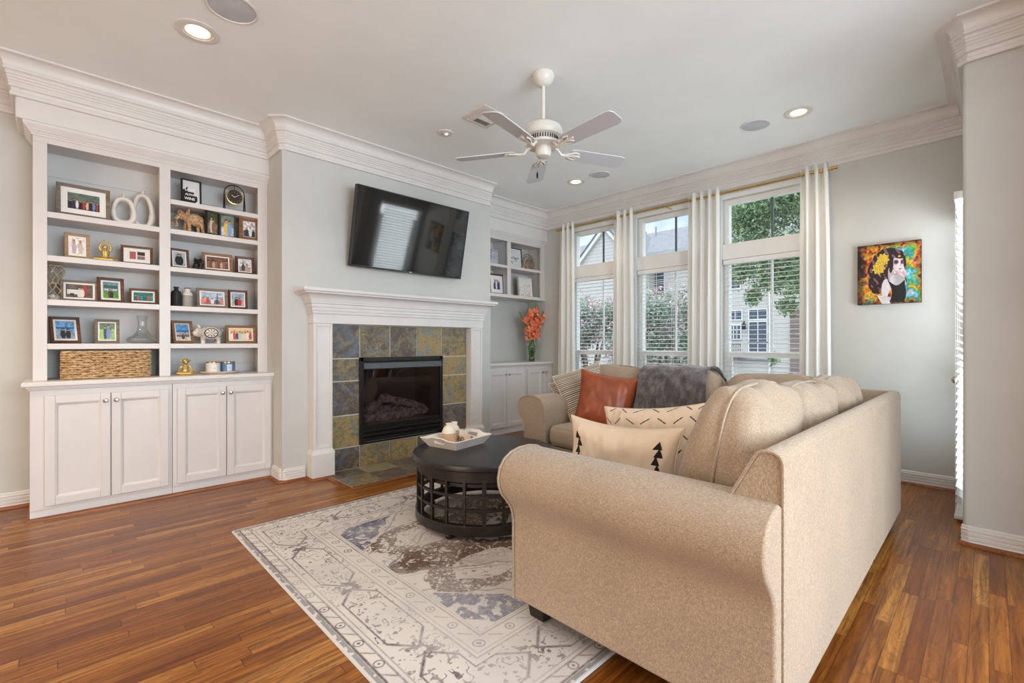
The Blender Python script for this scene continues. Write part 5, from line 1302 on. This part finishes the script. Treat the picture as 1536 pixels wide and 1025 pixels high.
for k in range(rows):
    z = .010+k*(bh_-.012)/(rows-1)
    for h in (0, 1):
        pts = []; rad = []
        for i in range(NP):
            s_ = i/NP; wv = math.sin(2*PI*s_*34+PI*(k % 2)+PI*h); x, y, a = rr_pt(s_, bw_, bd_, .05); o_ = .0045*wv
            pts.append((x+math.sin(a)*o_, y-math.cos(a)*o_, z+.003*math.cos(2*PI*s_*34+PI*(k % 2)+PI*h)+.0018*math.sin(s_*90+k*3))); rad.append(.0072*(1+.22*math.sin(s_*260+k*7+h)))
        m.tube(pts, rad, 6, True)
m.build('woven_body', BSK, t, world=False)
pts = [(rr_pt(i/80, bw_, bd_, .05)[0], rr_pt(i/80, bw_, bd_, .05)[1], bh_) for i in range(80)]; MB().tube(pts, .008, 8, True).build('rim', BSK, t, world=False)
MB().box(-bw_+.02, bw_-.02, -bd_+.015, bd_-.015, .005, .012).build('bottom', BSK, t, world=False)
t = thing('folded_cloth', 'dark and red folded cloth just visible in the wicker basket', 'cloth', (.268, 4.60, .928))
box_cushion('fold', (.268-.02, 4.60, .928+.094), (.40, .14, .185), plain('dark_cloth', (54, 48, 52), .95), t, ex=(8, 6, 5), n=8)
box_cushion('red_fold', (.268+.09, 4.585, .928+.097), (.13, .12, .185), plain('red_cloth', (170, 44, 40), .95), t, ex=(8, 6, 5), n=8)
# table clock
t = thing('table_clock', 'round black and gold clock hung in an arched metal stand on the top right shelf', 'clock', (1.112, 4.63, 2.315))
hw_ = .078; pts = [(-hw_, -.028, .003), (-hw_, -.012, .10), (-hw_, 0, .165)] + [(-hw_*math.cos(a), 0, .165+hw_*math.sin(a)) for a in [PI*q/16 for q in range(1, 16)]] + [(hw_, 0, .165), (hw_, -.012, .10), (hw_, -.028, .003)]
m = MB(); m.tube(pts, .0042, 8); m.tube([(p[0], -p[1], p[2]) for p in pts], .0042, 8); m.cyl((0, 0, .243), (0, 0, .20), .002, n=8); m.build('stand', BLACKM, t, world=False)
Tc = Matrix.Translation((0, 0, .138)) @ Matrix.Rotation(PI/2, 4, 'X')
dl = MB().lathe([(.0001, .010), (.057, .010), (.057, -.010), (.0001, -.010)], 40, T=Tc).build('dial', plain('clock_face', (42, 26, 24), .5), t, world=False)
MB().lathe([(.055, .010), (.058, .014), (.064, .013), (.065, .002), (.062, -.010), (.055, -.010)], 40, T=Tc).build('gold_rim', GOLD, t, world=False)
m = MB()
for k in range(12):
    a = 2*PI*k/12; m.box(-.0012, .0012, .040, .050, .0100, .0112, 0, Tc @ Matrix.Rotation(a, 4, 'Z'))
m.build('hour_mark', GOLD, dl, world=False)
MB().box(-.0022, .0022, -.004, .028, .0112, .0128, 0, Tc @ Matrix.Rotation(1.05, 4, 'Z')).build('hand', plain('clock_hand', (226, 214, 190), .4), dl, world=False)
MB().box(-.0016, .0016, -.005, .040, .0114, .013, 0, Tc @ Matrix.Rotation(-.95, 4, 'Z')).build('hand', plain('clock_hand', (226, 214, 190), .4), dl, world=False)
# elephants
def elephant(label, x, y, z, s_, mat, yaw=0, detailed=True):
    t = thing('elephant_figurine', label, 'figurine', (x, y, z), (0, 0, yaw)); m = MB(); T = Matrix.Diagonal((s_, s_, s_*1.18, 1))
    m.ball((.25, 0, .56), (.34, .21, .25), 20, T=T); m.ball((.02, 0, .58), (.22, .19, .22), 18, T=T); m.ball((.46, 0, .52), (.18, .18, .22), 16, T=T)
    m.ball((-.28, 0, .68), (.17, .15, .18), 18, T=T); m.ball((-.34, 0, .80), (.10, .11, .08), 14, T=T); m.tube([(-.05, 0, .62), (-.2, 0, .66)], [.17, .14], 14, T=T)
    m.tube([(-.40, 0, .64), (-.46, 0, .50), (-.47, 0, .36), (-.42, 0, .26), (-.50, 0, .20), (-.58, 0, .26), (-.62, 0, .38)], [.085, .07, .06, .052, .046, .040, .034], 12, T=T)
    for lx, ly, fw in ((-.08, .12, -.06), (.0, -.12, .02), (.40, .12, .0), (.50, -.12, .08)):
        m.tube([(lx, ly, .46), (lx+fw*.5, ly, .22), (lx+fw, ly, .03), (lx+fw, ly, 0)], [.105, .078, .075, .082], 14, T=T)
    m.tube([(.62, 0, .58), (.68, 0, .44), (.67, 0, .30)], [.022, .016, .02], 8, T=T)
    remeshed('body', m, mat, t, .024*s_, 2)
    for sgn in (-1, 1):
        e = MB(); V = []; n = 14
        for r in (.0, .5, 1.0):
            for k in range(n):
                a = 2*PI*k/n; V.append((-.14+.04*math.cos(a)*r + .10*r, sgn*(.15+.10*r+.02*math.sin(3*a)*r), .70+.20*math.sin(a)*r+.10*math.cos(a)*r))
        F = [(i*n+j, i*n+(j+1) % n, (i+1)*n+(j+1) % n, (i+1)*n+j) for i in range(2) for j in range(n)]
        e.add(V, F, 0, T); ear = e.build('ear', mat, t, world=False, smooth=180); so = ear.modifiers.new('thickness', 'SOLIDIFY'); so.thickness = .03*s_
        MB().tube([(-.36, sgn*.09, .58), (-.48, sgn*.11, .50), (-.60, sgn*.11, .54)], [.024, .02, .008], 8, T=T).build('tusk', plain('ivory', (232, 220, 196), .5), t, world=False)
ELE = NT('mottled_elephant'); ne = ELE.noise(ELE.obj(), 60, 5, .65); ELE.set(ELE.ramp(ne, [(.3, (132, 84, 54)), (.48, (190, 144, 104)), (.6, (216, 184, 148)), (.75, (168, 158, 144))]), .65); ELE.bump(ELE.noise(ELE.obj(), 260, 3), .6, .002)
elephant('mottled brown elephant figurine with a curled trunk on the second right shelf', .775, 4.62, 2.08, .178, ELE.mat)
elephant('small black elephant figurine between two frames on the third right shelf', .838, 4.60, 1.78, .098, plain('black_figurine', (26, 22, 22), .4), -1.1)
# bottles
t = thing('decorative_bottle', 'matte black ribbed bottle at the left of its shelf', 'bottle', (.690, 4.61, 1.47))
m = MB().lathe([(.0001, 0), (.034, 0), (.0365, .006), (.0365, .105), (.030, .124), (.016, .132), (.0145, .136), (.0145, .150), (.018, .152), (.018, .160), (.0001, .160)], 28)
for k in range(14):
    a = 2*PI*k/14; m.cyl((.0365*math.cos(a), .0365*math.sin(a), .01), (.0365*math.cos(a), .0365*math.sin(a), .10), .0016, n=6)
m.build('body', plain('matte_black', (36, 36, 37), .6), t, world=False)
pb_ = NT('black_white_pattern'); a_, b_, c_ = pb_.sep(pb_.obj()); th = pb_.math('ARCTAN2', b_, a_)
zig = pb_.math('ABSOLUTE', pb_.math('SUBTRACT', pb_.math('FRACT', pb_.math('MULTIPLY', th, 1.27)), .5)); ban = pb_.math('FRACT', pb_.math('ADD', pb_.math('MULTIPLY', c_, 62), pb_.math('MULTIPLY', zig, 3.0)))
ms = pb_.math('MULTIPLY', pb_.math('GREATER_THAN', ban, .5), pb_.math('LESS_THAN', c_, .095)); ms = pb_.math('MAXIMUM', ms, pb_.math('GREATER_THAN', c_, .152)); pb_.set(pb_.mix(ms, (226, 220, 212), (30, 28, 28)), .6)
t = thing('decorative_bottle', 'white bottle with black zigzag pattern beside the matte black bottle', 'bottle', (.767, 4.62, 1.47))
MB().lathe([(.0001, 0), (.034, 0), (.0365, .006), (.0365, .105), (.032, .118), (.022, .124), (.021, .128), (.021, .150), (.022, .158), (.0001, .158)], 32).build('body', pb_.mat, t, world=False)
# painted pig
pg = NT('painted_pig'); a_, b_, c_ = pg.sep(pg.obj())
x_ = pg.math('SUBTRACT', a_, .012); z_ = pg.math('SUBTRACT', c_, .088); r_ = pg.math('SQRT', pg.math('ADD', pg.math('POWER', pg.math('DIVIDE', x_, 1.25), 2), pg.math('POWER', z_, 2))); th = pg.math('ARCTAN2', z_, x_)
spk = pg.math('MULTIPLY', pg.math('LESS_THAN', pg.math('ABSOLUTE', pg.math('SINE', pg.math('MULTIPLY', th, 4))), .42), pg.math('LESS_THAN', r_, .031))
rg = pg.math('MULTIPLY', pg.math('GREATER_THAN', r_, .035), pg.math('LESS_THAN', r_, .042)); vo = pg.n('TexVoronoi', feature='DISTANCE_TO_EDGE'); pg.l(pg.scale(pg.obj(), (95, 95, 95)), vo.inputs['Vector'])
sc_ = pg.math('MULTIPLY', pg.math('MULTIPLY', pg.math('GREATER_THAN', r_, .044), pg.math('LESS_THAN', r_, .078)), pg.math('GREATER_THAN', vo.outputs['Distance'], .16))
pg.set(pg.mix(pg.math('MAXIMUM', pg.math('MAXIMUM', spk, rg), sc_), (228, 220, 210), (28, 24, 24)), .4)
t = thing('pig_figurine', 'white pig figurine painted with a black wheel pattern on the lowest right shelf', 'figurine', (.915, 4.61, 1.17), (0, 0, 0)); m = MB()
m.ball((.012, 0, .090), (.088, .052, .062), 22); m.ball((-.065, 0, .094), (.040, .040, .042), 18); m.tube([(-.085, 0, .088), (-.110, 0, .080)], [.026, .019], 14)
for lx, ly in ((-.045, -.03), (-.035, .03), (.065, -.03), (.06, .03)): m.tube([(lx, ly, .05), (lx, ly, .012), (lx, ly, 0)], [.020, .015, .017], 12)
for sgn in (-1, 1): m.tube([(-.065, sgn*.022, .128), (-.078, sgn*.03, .150), (-.088, sgn*.032, .160)], [.013, .009, .003], 8)
m.tube([(.098, 0, .10), (.108, 0, .112), (.104, .008, .122), (.098, 0, .118)], [.004, .004, .003, .002], 8)
remeshed('body', m, pg.mat, t, .0035, 2)
# tray and candles on the counter
t = thing('ceramic_tray', 'shallow oval cream tray under the two jar candles', 'tray', (.995, 4.57, .915))
MB().lathe([(.0001, .004), (.10, .004), (.125, .008), (.150, .020), (.153, .020), (.155, .017), (.128, .003), (.11, .0), (.0001, .0)], 44, T=Matrix.Diagonal((1, .50, 1, 1))).build('body', plain('cream_glaze', (218, 200, 180), .4), t, world=False)
def jar(label, x, col, lab, txt):
    t = thing('jar_candle', label, 'candle', (x, 4.565, .9195))
    MB().lathe([(.0001, 0), (.050, 0), (.0525, .003), (.0525, .088), (.050, .090), (.047, .084), (.0001, .082)], 36).build('jar', plain(txt, col, .25), t, world=False)
    MB().lathe([(.0535, .0875), (.0545, .0885), (.0545, .0945), (.051, .0955), (.046, .092)], 36).build('gilt_rim', GOLD, t, world=False)
    m = MB(); pts = [(.0532*math.sin(a), -.0532*math.cos(a)) for a in np.linspace(-.36, .36, 9)]
    V = [(p[0], p[1], z) for z in (.018, .074) for p in pts]; m.add(V, [(i, i+1, 9+i+1, 9+i) for i in range(8)]); lb = m.build('label', lab, t, world=False)
    text_mesh('lettering', 'candle' if False else '~', .02, plain('label_ink', (110, 110, 116), .8), lb, Matrix.Translation((0, -.0535, .040)) @ up_)
    m = MB()
    for s_ in (-1, 1): m.ball((.012*s_, -.046, .095), (.006, .004, .005), 10)
    return t
jar('white jar candle on the oval tray', .938, (222, 216, 210), plain('label_white', (238, 234, 230), .6), 'white_jar')
jar('blue jar candle on the oval tray', 1.048, (84, 122, 166), plain('label_blue', (206, 214, 232), .6), 'blue_jar')

# ================================================================== FLOWERS
GV = glass('green_glass', (200, 222, 190), .10, edge=.6)
VX, VY = 4.84, 4.56
t = thing('flower_vase', 'waisted clear glass vase of orange gladioli on the alcove countertop', 'vase', (VX, VY, .915))
vp = [(.0001, .003), (.050, .003), (.056, .012), (.052, .05), (.054, .10), (.072, .17), (.080, .21), (.074, .236), (.056, .248), (.060, .262), (.070, .272)]
o = MB().lathe(vp, 40).build('glass_body', GV, t, world=False, smooth=180)
MB().lathe([(.0001, .006), (.048, .006), (.047, .06), (.049, .11), (.060, .15), (.0001, .15)], 32).build('water', glass('vase_water', (226, 236, 216), .05), t, world=False)
STEM = plain('gladiolus_green', (104, 138, 62), .55, var=.15, vscale=20); LEAF = plain('leaf_green', (96, 134, 60), .5, var=.18, vscale=16)
PET = NT('orange_petal'); g_ = PET.n('NewGeometry'); PET.set(PET.ramp(g_.outputs['Random Per Island'], [(0, (232, 112, 72)), (.5, (244, 142, 98)), (1, (250, 182, 146))]), .6)
PET.b.inputs['Subsurface Weight'].default_value = .0; PET = PET.mat
def bloom(m, p, d, s_, r_):
    d = Vector(d).normalized(); a = d.cross(Vector((0, 0, 1))); a = a.normalized() if a.length > 1e-4 else Vector((1, 0, 0)); b = a.cross(d)
    for k in range(6):
        an = 2*PI*k/6 + r_.uniform(-.15, .15); rad = a*math.cos(an)+b*math.sin(an); tan = -a*math.sin(an)+b*math.cos(an); L_ = s_*r_.uniform(.85, 1.1)
        rows = [(.0, .10, .0), (.35, .42, .12), (.7, .50, .42), (1.0, .22, .78)]; V = []
        for f, wd, out_ in rows:
            base = p + d*(L_*f*.85) + rad*(L_*out_)
            V += [base - tan*(L_*wd*.55)+d*L_*.05, base+rad*L_*.05*r_.uniform(.4, 1.4), base + tan*(L_*wd*.55)+d*L_*.05]
        F = []
        for i in range(3):
            for j in range(2): F.append((i*3+j, i*3+j+1, (i+1)*3+j+1, (i+1)*3+j))
        m.add(V, F)
stems = [(-.23, .015, 1.60, 'gladiolus stem leaning furthest left in the glass vase', 8), (-.085, -.02, 1.72, 'orange gladiolus left of centre in the glass vase', 9), (.015, .03, 1.62, 'short gladiolus at the back of the bunch in the glass vase', 8), (.06, -.03, 1.79, 'tallest orange gladiolus rising at the centre of the vase', 10), (.15, .02, 1.72, 'orange gladiolus right of centre in the glass vase', 9), (.27, -.01, 1.66, 'gladiolus stem leaning furthest right in the glass vase', 8)]
for k, (dx, dy, zt, lab, nb__) in enumerate(stems):
    r_ = random.Random(50+k); t = thing('gladiolus', lab, 'flower', (VX, VY, .93), group='gladioli in the glass vase')
    a0 = 2*PI*k/6; base = Vector((VX+.022*math.cos(a0), VY+.022*math.sin(a0), .925)); top = Vector((VX+dx, VY+dy, zt)); mid = Vector((VX+dx*.12, VY+dy*.12, 1.18))
    pts = [base] + [mid.lerp(top, q/8) + Vector((dx*.10*math.sin(q/8*PI)*-1, 0, 0)) for q in range(9)]
    MB().tube(pts, [.006]*2+[.0055]*4+[.0045, .004, .003, .002], 8).build('stem', STEM, t)
    mB = MB(); mU = MB()
    for i in range(nb__):
        f = .14+.66*i/(nb__-1); j = f*8; q0 = mid.lerp(top, f) + Vector((dx*.10*math.sin(f*PI)*-1, 0, 0)); an = -PI/2 + (1.0 if i % 2 else -1.0)*(.55+r_.uniform(-.35, .5)) + (r_.uniform(-1, 1)*.8)
        bloom(mB, q0, (math.cos(an), math.sin(an)*.9, .35), .074-.020*i/(nb__-1), r_)
    mB.build('blooms', PET, t, smooth=180, weld=False)
    for i in range(5):
        f = .84+.15*i/4; q0 = mid.lerp(top, f) + Vector((dx*.10*math.sin(f*PI)*-1, 0, 0)); s_ = 1 if i % 2 else -1; L_ = .045-.006*i
        mU.tube([q0, q0+Vector((s_*.010, -.006, L_*.5)), q0+Vector((s_*.012, -.006, L_))], [.006, .0075, .001], 8)
    mU.build('buds', STEM, t)
    if k in (0, 2, 3, 5):
        s_ = -1 if dx < .03 else 1; V = []; n = 9
        for i in range(n):
            f = i/(n-1); c_ = Vector((VX+dx*.2+s_*(.01+.11*f**1.5), VY-.01, 1.17+.40*f-.05*f*f)); wd = .013*math.sin(PI*min(1, f*.9+.12))
            V += [tuple(c_+Vector((-wd, 0, 0))), tuple(c_+Vector((0, -.004, 0))), tuple(c_+Vector((wd, 0, 0)))]
        m = MB().add(V, [(i*3+j, i*3+j+1, (i+1)*3+j+1, (i+1)*3+j) for i in range(n-1) for j in range(2)]); o = m.build('leaf', LEAF, t, smooth=180); so = o.modifiers.new('thickness', 'SOLIDIFY'); so.thickness = .0012
# ================================================================== OUTSIDE THE WINDOWS
GR = NT('outdoor_ground'); ng = GR.noise(GR.pos(), 1.2, 5); GR.set(GR.ramp(ng, [(.35, (96, 106, 84)), (.6, (120, 120, 112))]), .95); GR = GR.mat
st('ground', MB().box(5.4, 60, -30, 60, -.6, -.45), GR)
SID = NT('lap_siding'); _, _, zz_ = SID.sep(SID.pos()); fz = SID.math('FRACT', SID.math('DIVIDE', zz_, .19)); SID.set(SID.mix(SID.math('LESS_THAN', fz, .10), (178, 172, 168), (126, 122, 122)), .7); SID = SID.mat
ROOF = NT('asphalt_shingle'); nr = ROOF.noise(ROOF.pos(), 4, 5, .7); ROOF.set(ROOF.ramp(nr, [(.35, (82, 81, 84)), (.65, (108, 106, 108))]), .9); ROOF = ROOF.mat
TRW = plain('house_trim', (206, 206, 206), .6, var=.01); DGL = NT('dark_house_glass'); DGL.set((52, 66, 82), .12, spec=.8); DGL = DGL.mat
BRK = NT('brick_wall'); bt_ = BRK.n('TexBrick'); BRK.l(BRK.scale(BRK.pos(), (1, 1, 1), rot=(PI/2, 0, PI/2)), bt_.inputs['Vector']); bt_.inputs['Scale'].default_value = 4; bt_.inputs['Color1'].default_value = lin4((120, 104, 100)); bt_.inputs['Color2'].default_value = lin4((98, 84, 84)); bt_.inputs['Mortar'].default_value = lin4((150, 140, 138)); BRK.l(bt_.outputs['Color'], BRK.b.inputs['Base Color']); BRK.set(rough=.9); BRK = BRK.mat
h = thing('neighbour_house', 'pale sided townhouse with grey shingle roof seen through the windows', 'house', (24, 9, -.45))
MB().box(24, 31, -6, 40, -.45, 6.25).build('siding_wall', SID, h)
MB().prism([(23.6, 6.15), (28.2, 8.5), (33.5, 6.15), (33.5, 6.0), (28.2, 8.3), (23.6, 6.0)], 1, -6.4, 40.4).build('roof', ROOF, h)
MB().box(23.5, 23.66, -6.4, 40.4, 5.95, 6.2).build('gutter', plain('gutter_grey', (150, 150, 152), .6), h)
# cross gable
m = MB(); m.prism([(17.2, 5.45), (15.05, 7.6), (13.1, 5.45), (13.1, -.45), (17.2, -.45)], 0, 22.0, 26.5); m.build('gable_wall', SID, h)
m = MB(); m.prism([(17.5, 5.37), (15.05, 7.82), (12.85, 5.37), (12.85, 5.1), (15.05, 7.55), (17.5, 5.1)], 0, 21.85, 22.05); m.build('gable_fascia', TRW, h)
m = MB(); m.prism([(17.55, 5.42), (15.05, 7.92), (12.8, 5.42), (12.8, 5.32), (15.05, 7.82), (17.55, 5.32)], 0, 21.8, 27.5); m.build('gable_roof', ROOF, h)
def hwin(y0, y1, z0, z1, cols, rows, x=23.98, nm='house_window'):
    m = MB(); b = .05
    m.box(x-.03, x, y0-b, y1+b, z0-b, z0); m.box(x-.03, x, y0-b, y1+b, z1, z1+b); m.box(x-.03, x, y0-b, y0, z0, z1); m.box(x-.03, x, y1, y1+b, z0, z1)
    for k in range(1, cols): m.box(x-.025, x, y0+(y1-y0)*k/cols-.018, y0+(y1-y0)*k/cols+.018, z0, z1)
    for k in range(1, rows): m.box(x-.025, x, y0, y1, z0+(z1-z0)*k/rows-.018, z0+(z1-z0)*k/rows+.018)
    o = m.build(nm, TRW, h); MB().box(x-.012, x-.002, y0, y1, z0, z1).build('pane', DGL, o)
hwin(8.48, 9.07, 2.36, 2.78, 2, 1); hwin(8.53, 9.02, 1.40, 2.08, 3, 3); hwin(7.35, 8.12, 2.35, 2.79, 2, 1); hwin(7.35, 8.12, 1.25, 2.2, 2, 1); hwin(7.35, 8.12, .79, 1.19, 2, 1)
for y in (10.6, 12.4, 18.6, 3.0, 1.0): hwin(y-.4, y+.4, 1.0, 2.4, 2, 2)
for y in (9.0, 13.0, 19, 3.5): hwin(y-.45, y+.45, 3.9, 5.3, 2, 2)
m = MB(); m.box(23.35, 24, 8.30, 9.10, .72, .78); m.box(23.35, 23.39, 8.30, 9.10, 1.12, 1.16); 
for k in range(9): m.box(23.36, 23.38, 8.32+k*.094, 8.34+k*.094, .78, 1.12)
m.build('balcony', BLACKM, h)
MB().cyl((23.93, 7.21, -.4), (23.93, 7.21, 6.0), .05, n=10).build('downspout', TRW, h)
MB().box(23.9, 24.01, 5.2, 6.35, -.45, 2.75).build('brick_pier', BRK, h)
MB().box(23.9, 24.01, 7.0, 9.6, .38, .46).build('sill_band', plain('band_grey', (120, 124, 136), .7), h)
m = MB(); m.lathe([(.0001, 0), (.06, 0), (.09, .03), (.09, .28), (.05, .33), (.03, .42), (.0001, .44)], 6, (23.8, 8.31, 1.83)); m.cyl((23.8, 8.31, 2.2), (24, 8.31, 2.3), .015); m.build('wall_lantern', BLACKM, h)
for y, hh in ((14.9, .5), (15.6, .3), (20, .35)): MB().cyl((27.4, y, 8.0), (27.4, y, 8.15+hh), .06, n=8).build('vent_pipe', plain('vent_pipe_grey', (130, 136, 144), .6), h)
# foliage
def leafmat(name, stops):
    t = NT(name); g = t.n('NewGeometry'); t.t.nodes.remove(t.b); c = t.ramp(g.outputs['Random Per Island'], stops)
    d = t.n('BsdfDiffuse'); q = t.n('BsdfTranslucent'); mx = t.n('MixShader'); mx.inputs[0].default_value = .35
    t.l(c, d.inputs[0]); t.l(c, q.inputs[0]); t.l(d.outputs[0], mx.inputs[1]); t.l(q.outputs[0], mx.inputs[2]); t.l(mx.outputs[0], t.out.inputs[0]); return t.mat
GREEN = leafmat('tree_leaf', [(0, (88, 118, 92)), (.5, (128, 152, 114)), (1, (176, 190, 146))]); MYR = leafmat('myrtle_leaf', [(0, (92, 114, 100)), (.5, (122, 142, 124)), (1, (158, 174, 156))]); PINK = leafmat('myrtle_blossom', [(0, (206, 152, 168)), (1, (232, 198, 208))])
BARKM = plain('tree_bark', (112, 96, 84), .9, var=.2, vscale=20)
def leaves(name, par, blobs, n, size, mat, seed, shell=.55):
    r = np.random.default_rng(seed); w_ = np.array([b[3]*b[4]*b[5] for b in blobs]) ** (2/3.); w_ /= w_.sum(); V = np.zeros((n*4, 3)); 
    bi = r.choice(len(blobs), n, p=w_); d = r.normal(size=(n, 3)); d /= np.linalg.norm(d, axis=1)[:, None]; rad = (shell+(1-shell)*r.random(n)) * (1+.12*r.normal(size=n))
    B_ = np.array(blobs)[bi]; c = B_[:, :3]+d*rad[:, None]*B_[:, 3:]
    a = r.normal(size=(n, 3)); a /= np.linalg.norm(a, axis=1)[:, None]; b = np.cross(a, r.normal(size=(n, 3))); b /= np.linalg.norm(b, axis=1)[:, None]
    s_ = size*(.6+.8*r.random(n))[:, None]
    V[0::4] = c-a*s_; V[1::4] = c+b*s_*.45; V[2::4] = c+a*s_; V[3::4] = c-b*s_*.45
    me = bpy.data.meshes.new(name); me.from_pydata((V-np.array(wl(par))).tolist(), [], np.arange(n*4).reshape(-1, 4).tolist()); return link(name, me, mat, par)
def trunk(name, par, pts, rr): return MB().tube(pts, rr, 10).build(name, BARKM, par, smooth=60)
t = thing('shade_tree', 'green leafy tree with low hanging branches outside the right window', 'tree', (10.4, 1.2, -.45))
trunk('trunk', t, [(10.4, 1.2, -.45), (10.35, 1.3, 1.0), (10.3, 1.6, 2.4), (10.2, 2.2, 3.6), (10.1, 2.8, 4.6)], [.17, .15, .13, .10, .05])
trunk('branch', t, [(10.3, 1.55, 2.3), (10.0, 2.1, 2.5), (9.8, 2.8, 2.4), (9.7, 3.4, 2.15)], [.07, .05, .03, .012]); trunk('branch', t, [(10.3, 1.5, 2.0), (9.9, 2.2, 1.9), (9.8, 2.6, 1.65)], [.05, .03, .01])
leaves('crown', t, [(10.2, 2.6, 4.2, 1.2, 1.1, .9), (10.0, 3.4, 3.8, .9, .8, .75), (10.3, 1.7, 4.3, 1.2, 1.2, 1.0), (10.0, 3.2, 3.0, .7, .6, .4), (9.9, 2.6, 2.9, .7, .6, .45), (10.6, 3.9, 4.4, .8, .5, .6)], 30000, .042, GREEN, 1, .15)
leaves('low_branches', t, [(9.8, 3.55, 2.62, .35, .45, .32), (9.8, 2.95, 2.45, .4, .4, .35), (9.7, 2.5, 2.35, .35, .35, .5), (9.8, 3.25, 2.1, .2, .18, .22), (9.75, 2.62, 1.85, .2, .2, .18)], 5200, .038, GREEN, 2, .1)
t = thing('garden_shrub', 'low green shrub below the right window', 'shrub', (8.3, 2.3, -.45)); trunk('stem', t, [(8.3, 2.3, -.45), (8.3, 2.3, .5)], [.03, .015])
leaves('foliage', t, [(8.3, 2.15, .25, .45, .5, .42), (8.35, 2.7, .15, .35, .35, .35)], 2600, .045, MYR, 3, .2); leaves('top_sprig', t, [(8.3, 2.45, .92, .10, .10, .14)], 60, .05, GREEN, 4, .1)
for k, (y, zt, lab) in enumerate(((6.35, 2.95, 'pink flowering crepe myrtle outside the left window'), (4.75, 2.45, 'pink flowering crepe myrtle outside the middle window'))):
    t = thing('crepe_myrtle', lab, 'tree', (8.7, y, -.45)); r_ = random.Random(k)
    for q in range(4):
        a = q*1.6; trunk('trunk', t, [(8.7, y, -.45), (8.7+.15*math.cos(a), y+.15*math.sin(a), .6), (8.7+.4*math.cos(a), y+.45*math.sin(a), 1.7)], [.045, .035, .012])
    bl = [(8.7+r_.uniform(-.3, .3), y+r_.uniform(-.7, .7), zt-.6-r_.uniform(0, 1.5), .55, .55, .5) for _ in range(9)]
    leaves('foliage', t, bl, 13000, .042, MYR, 10+k, .1); leaves('blossom', t, bl, 3400, .030, PINK, 20+k, .75)
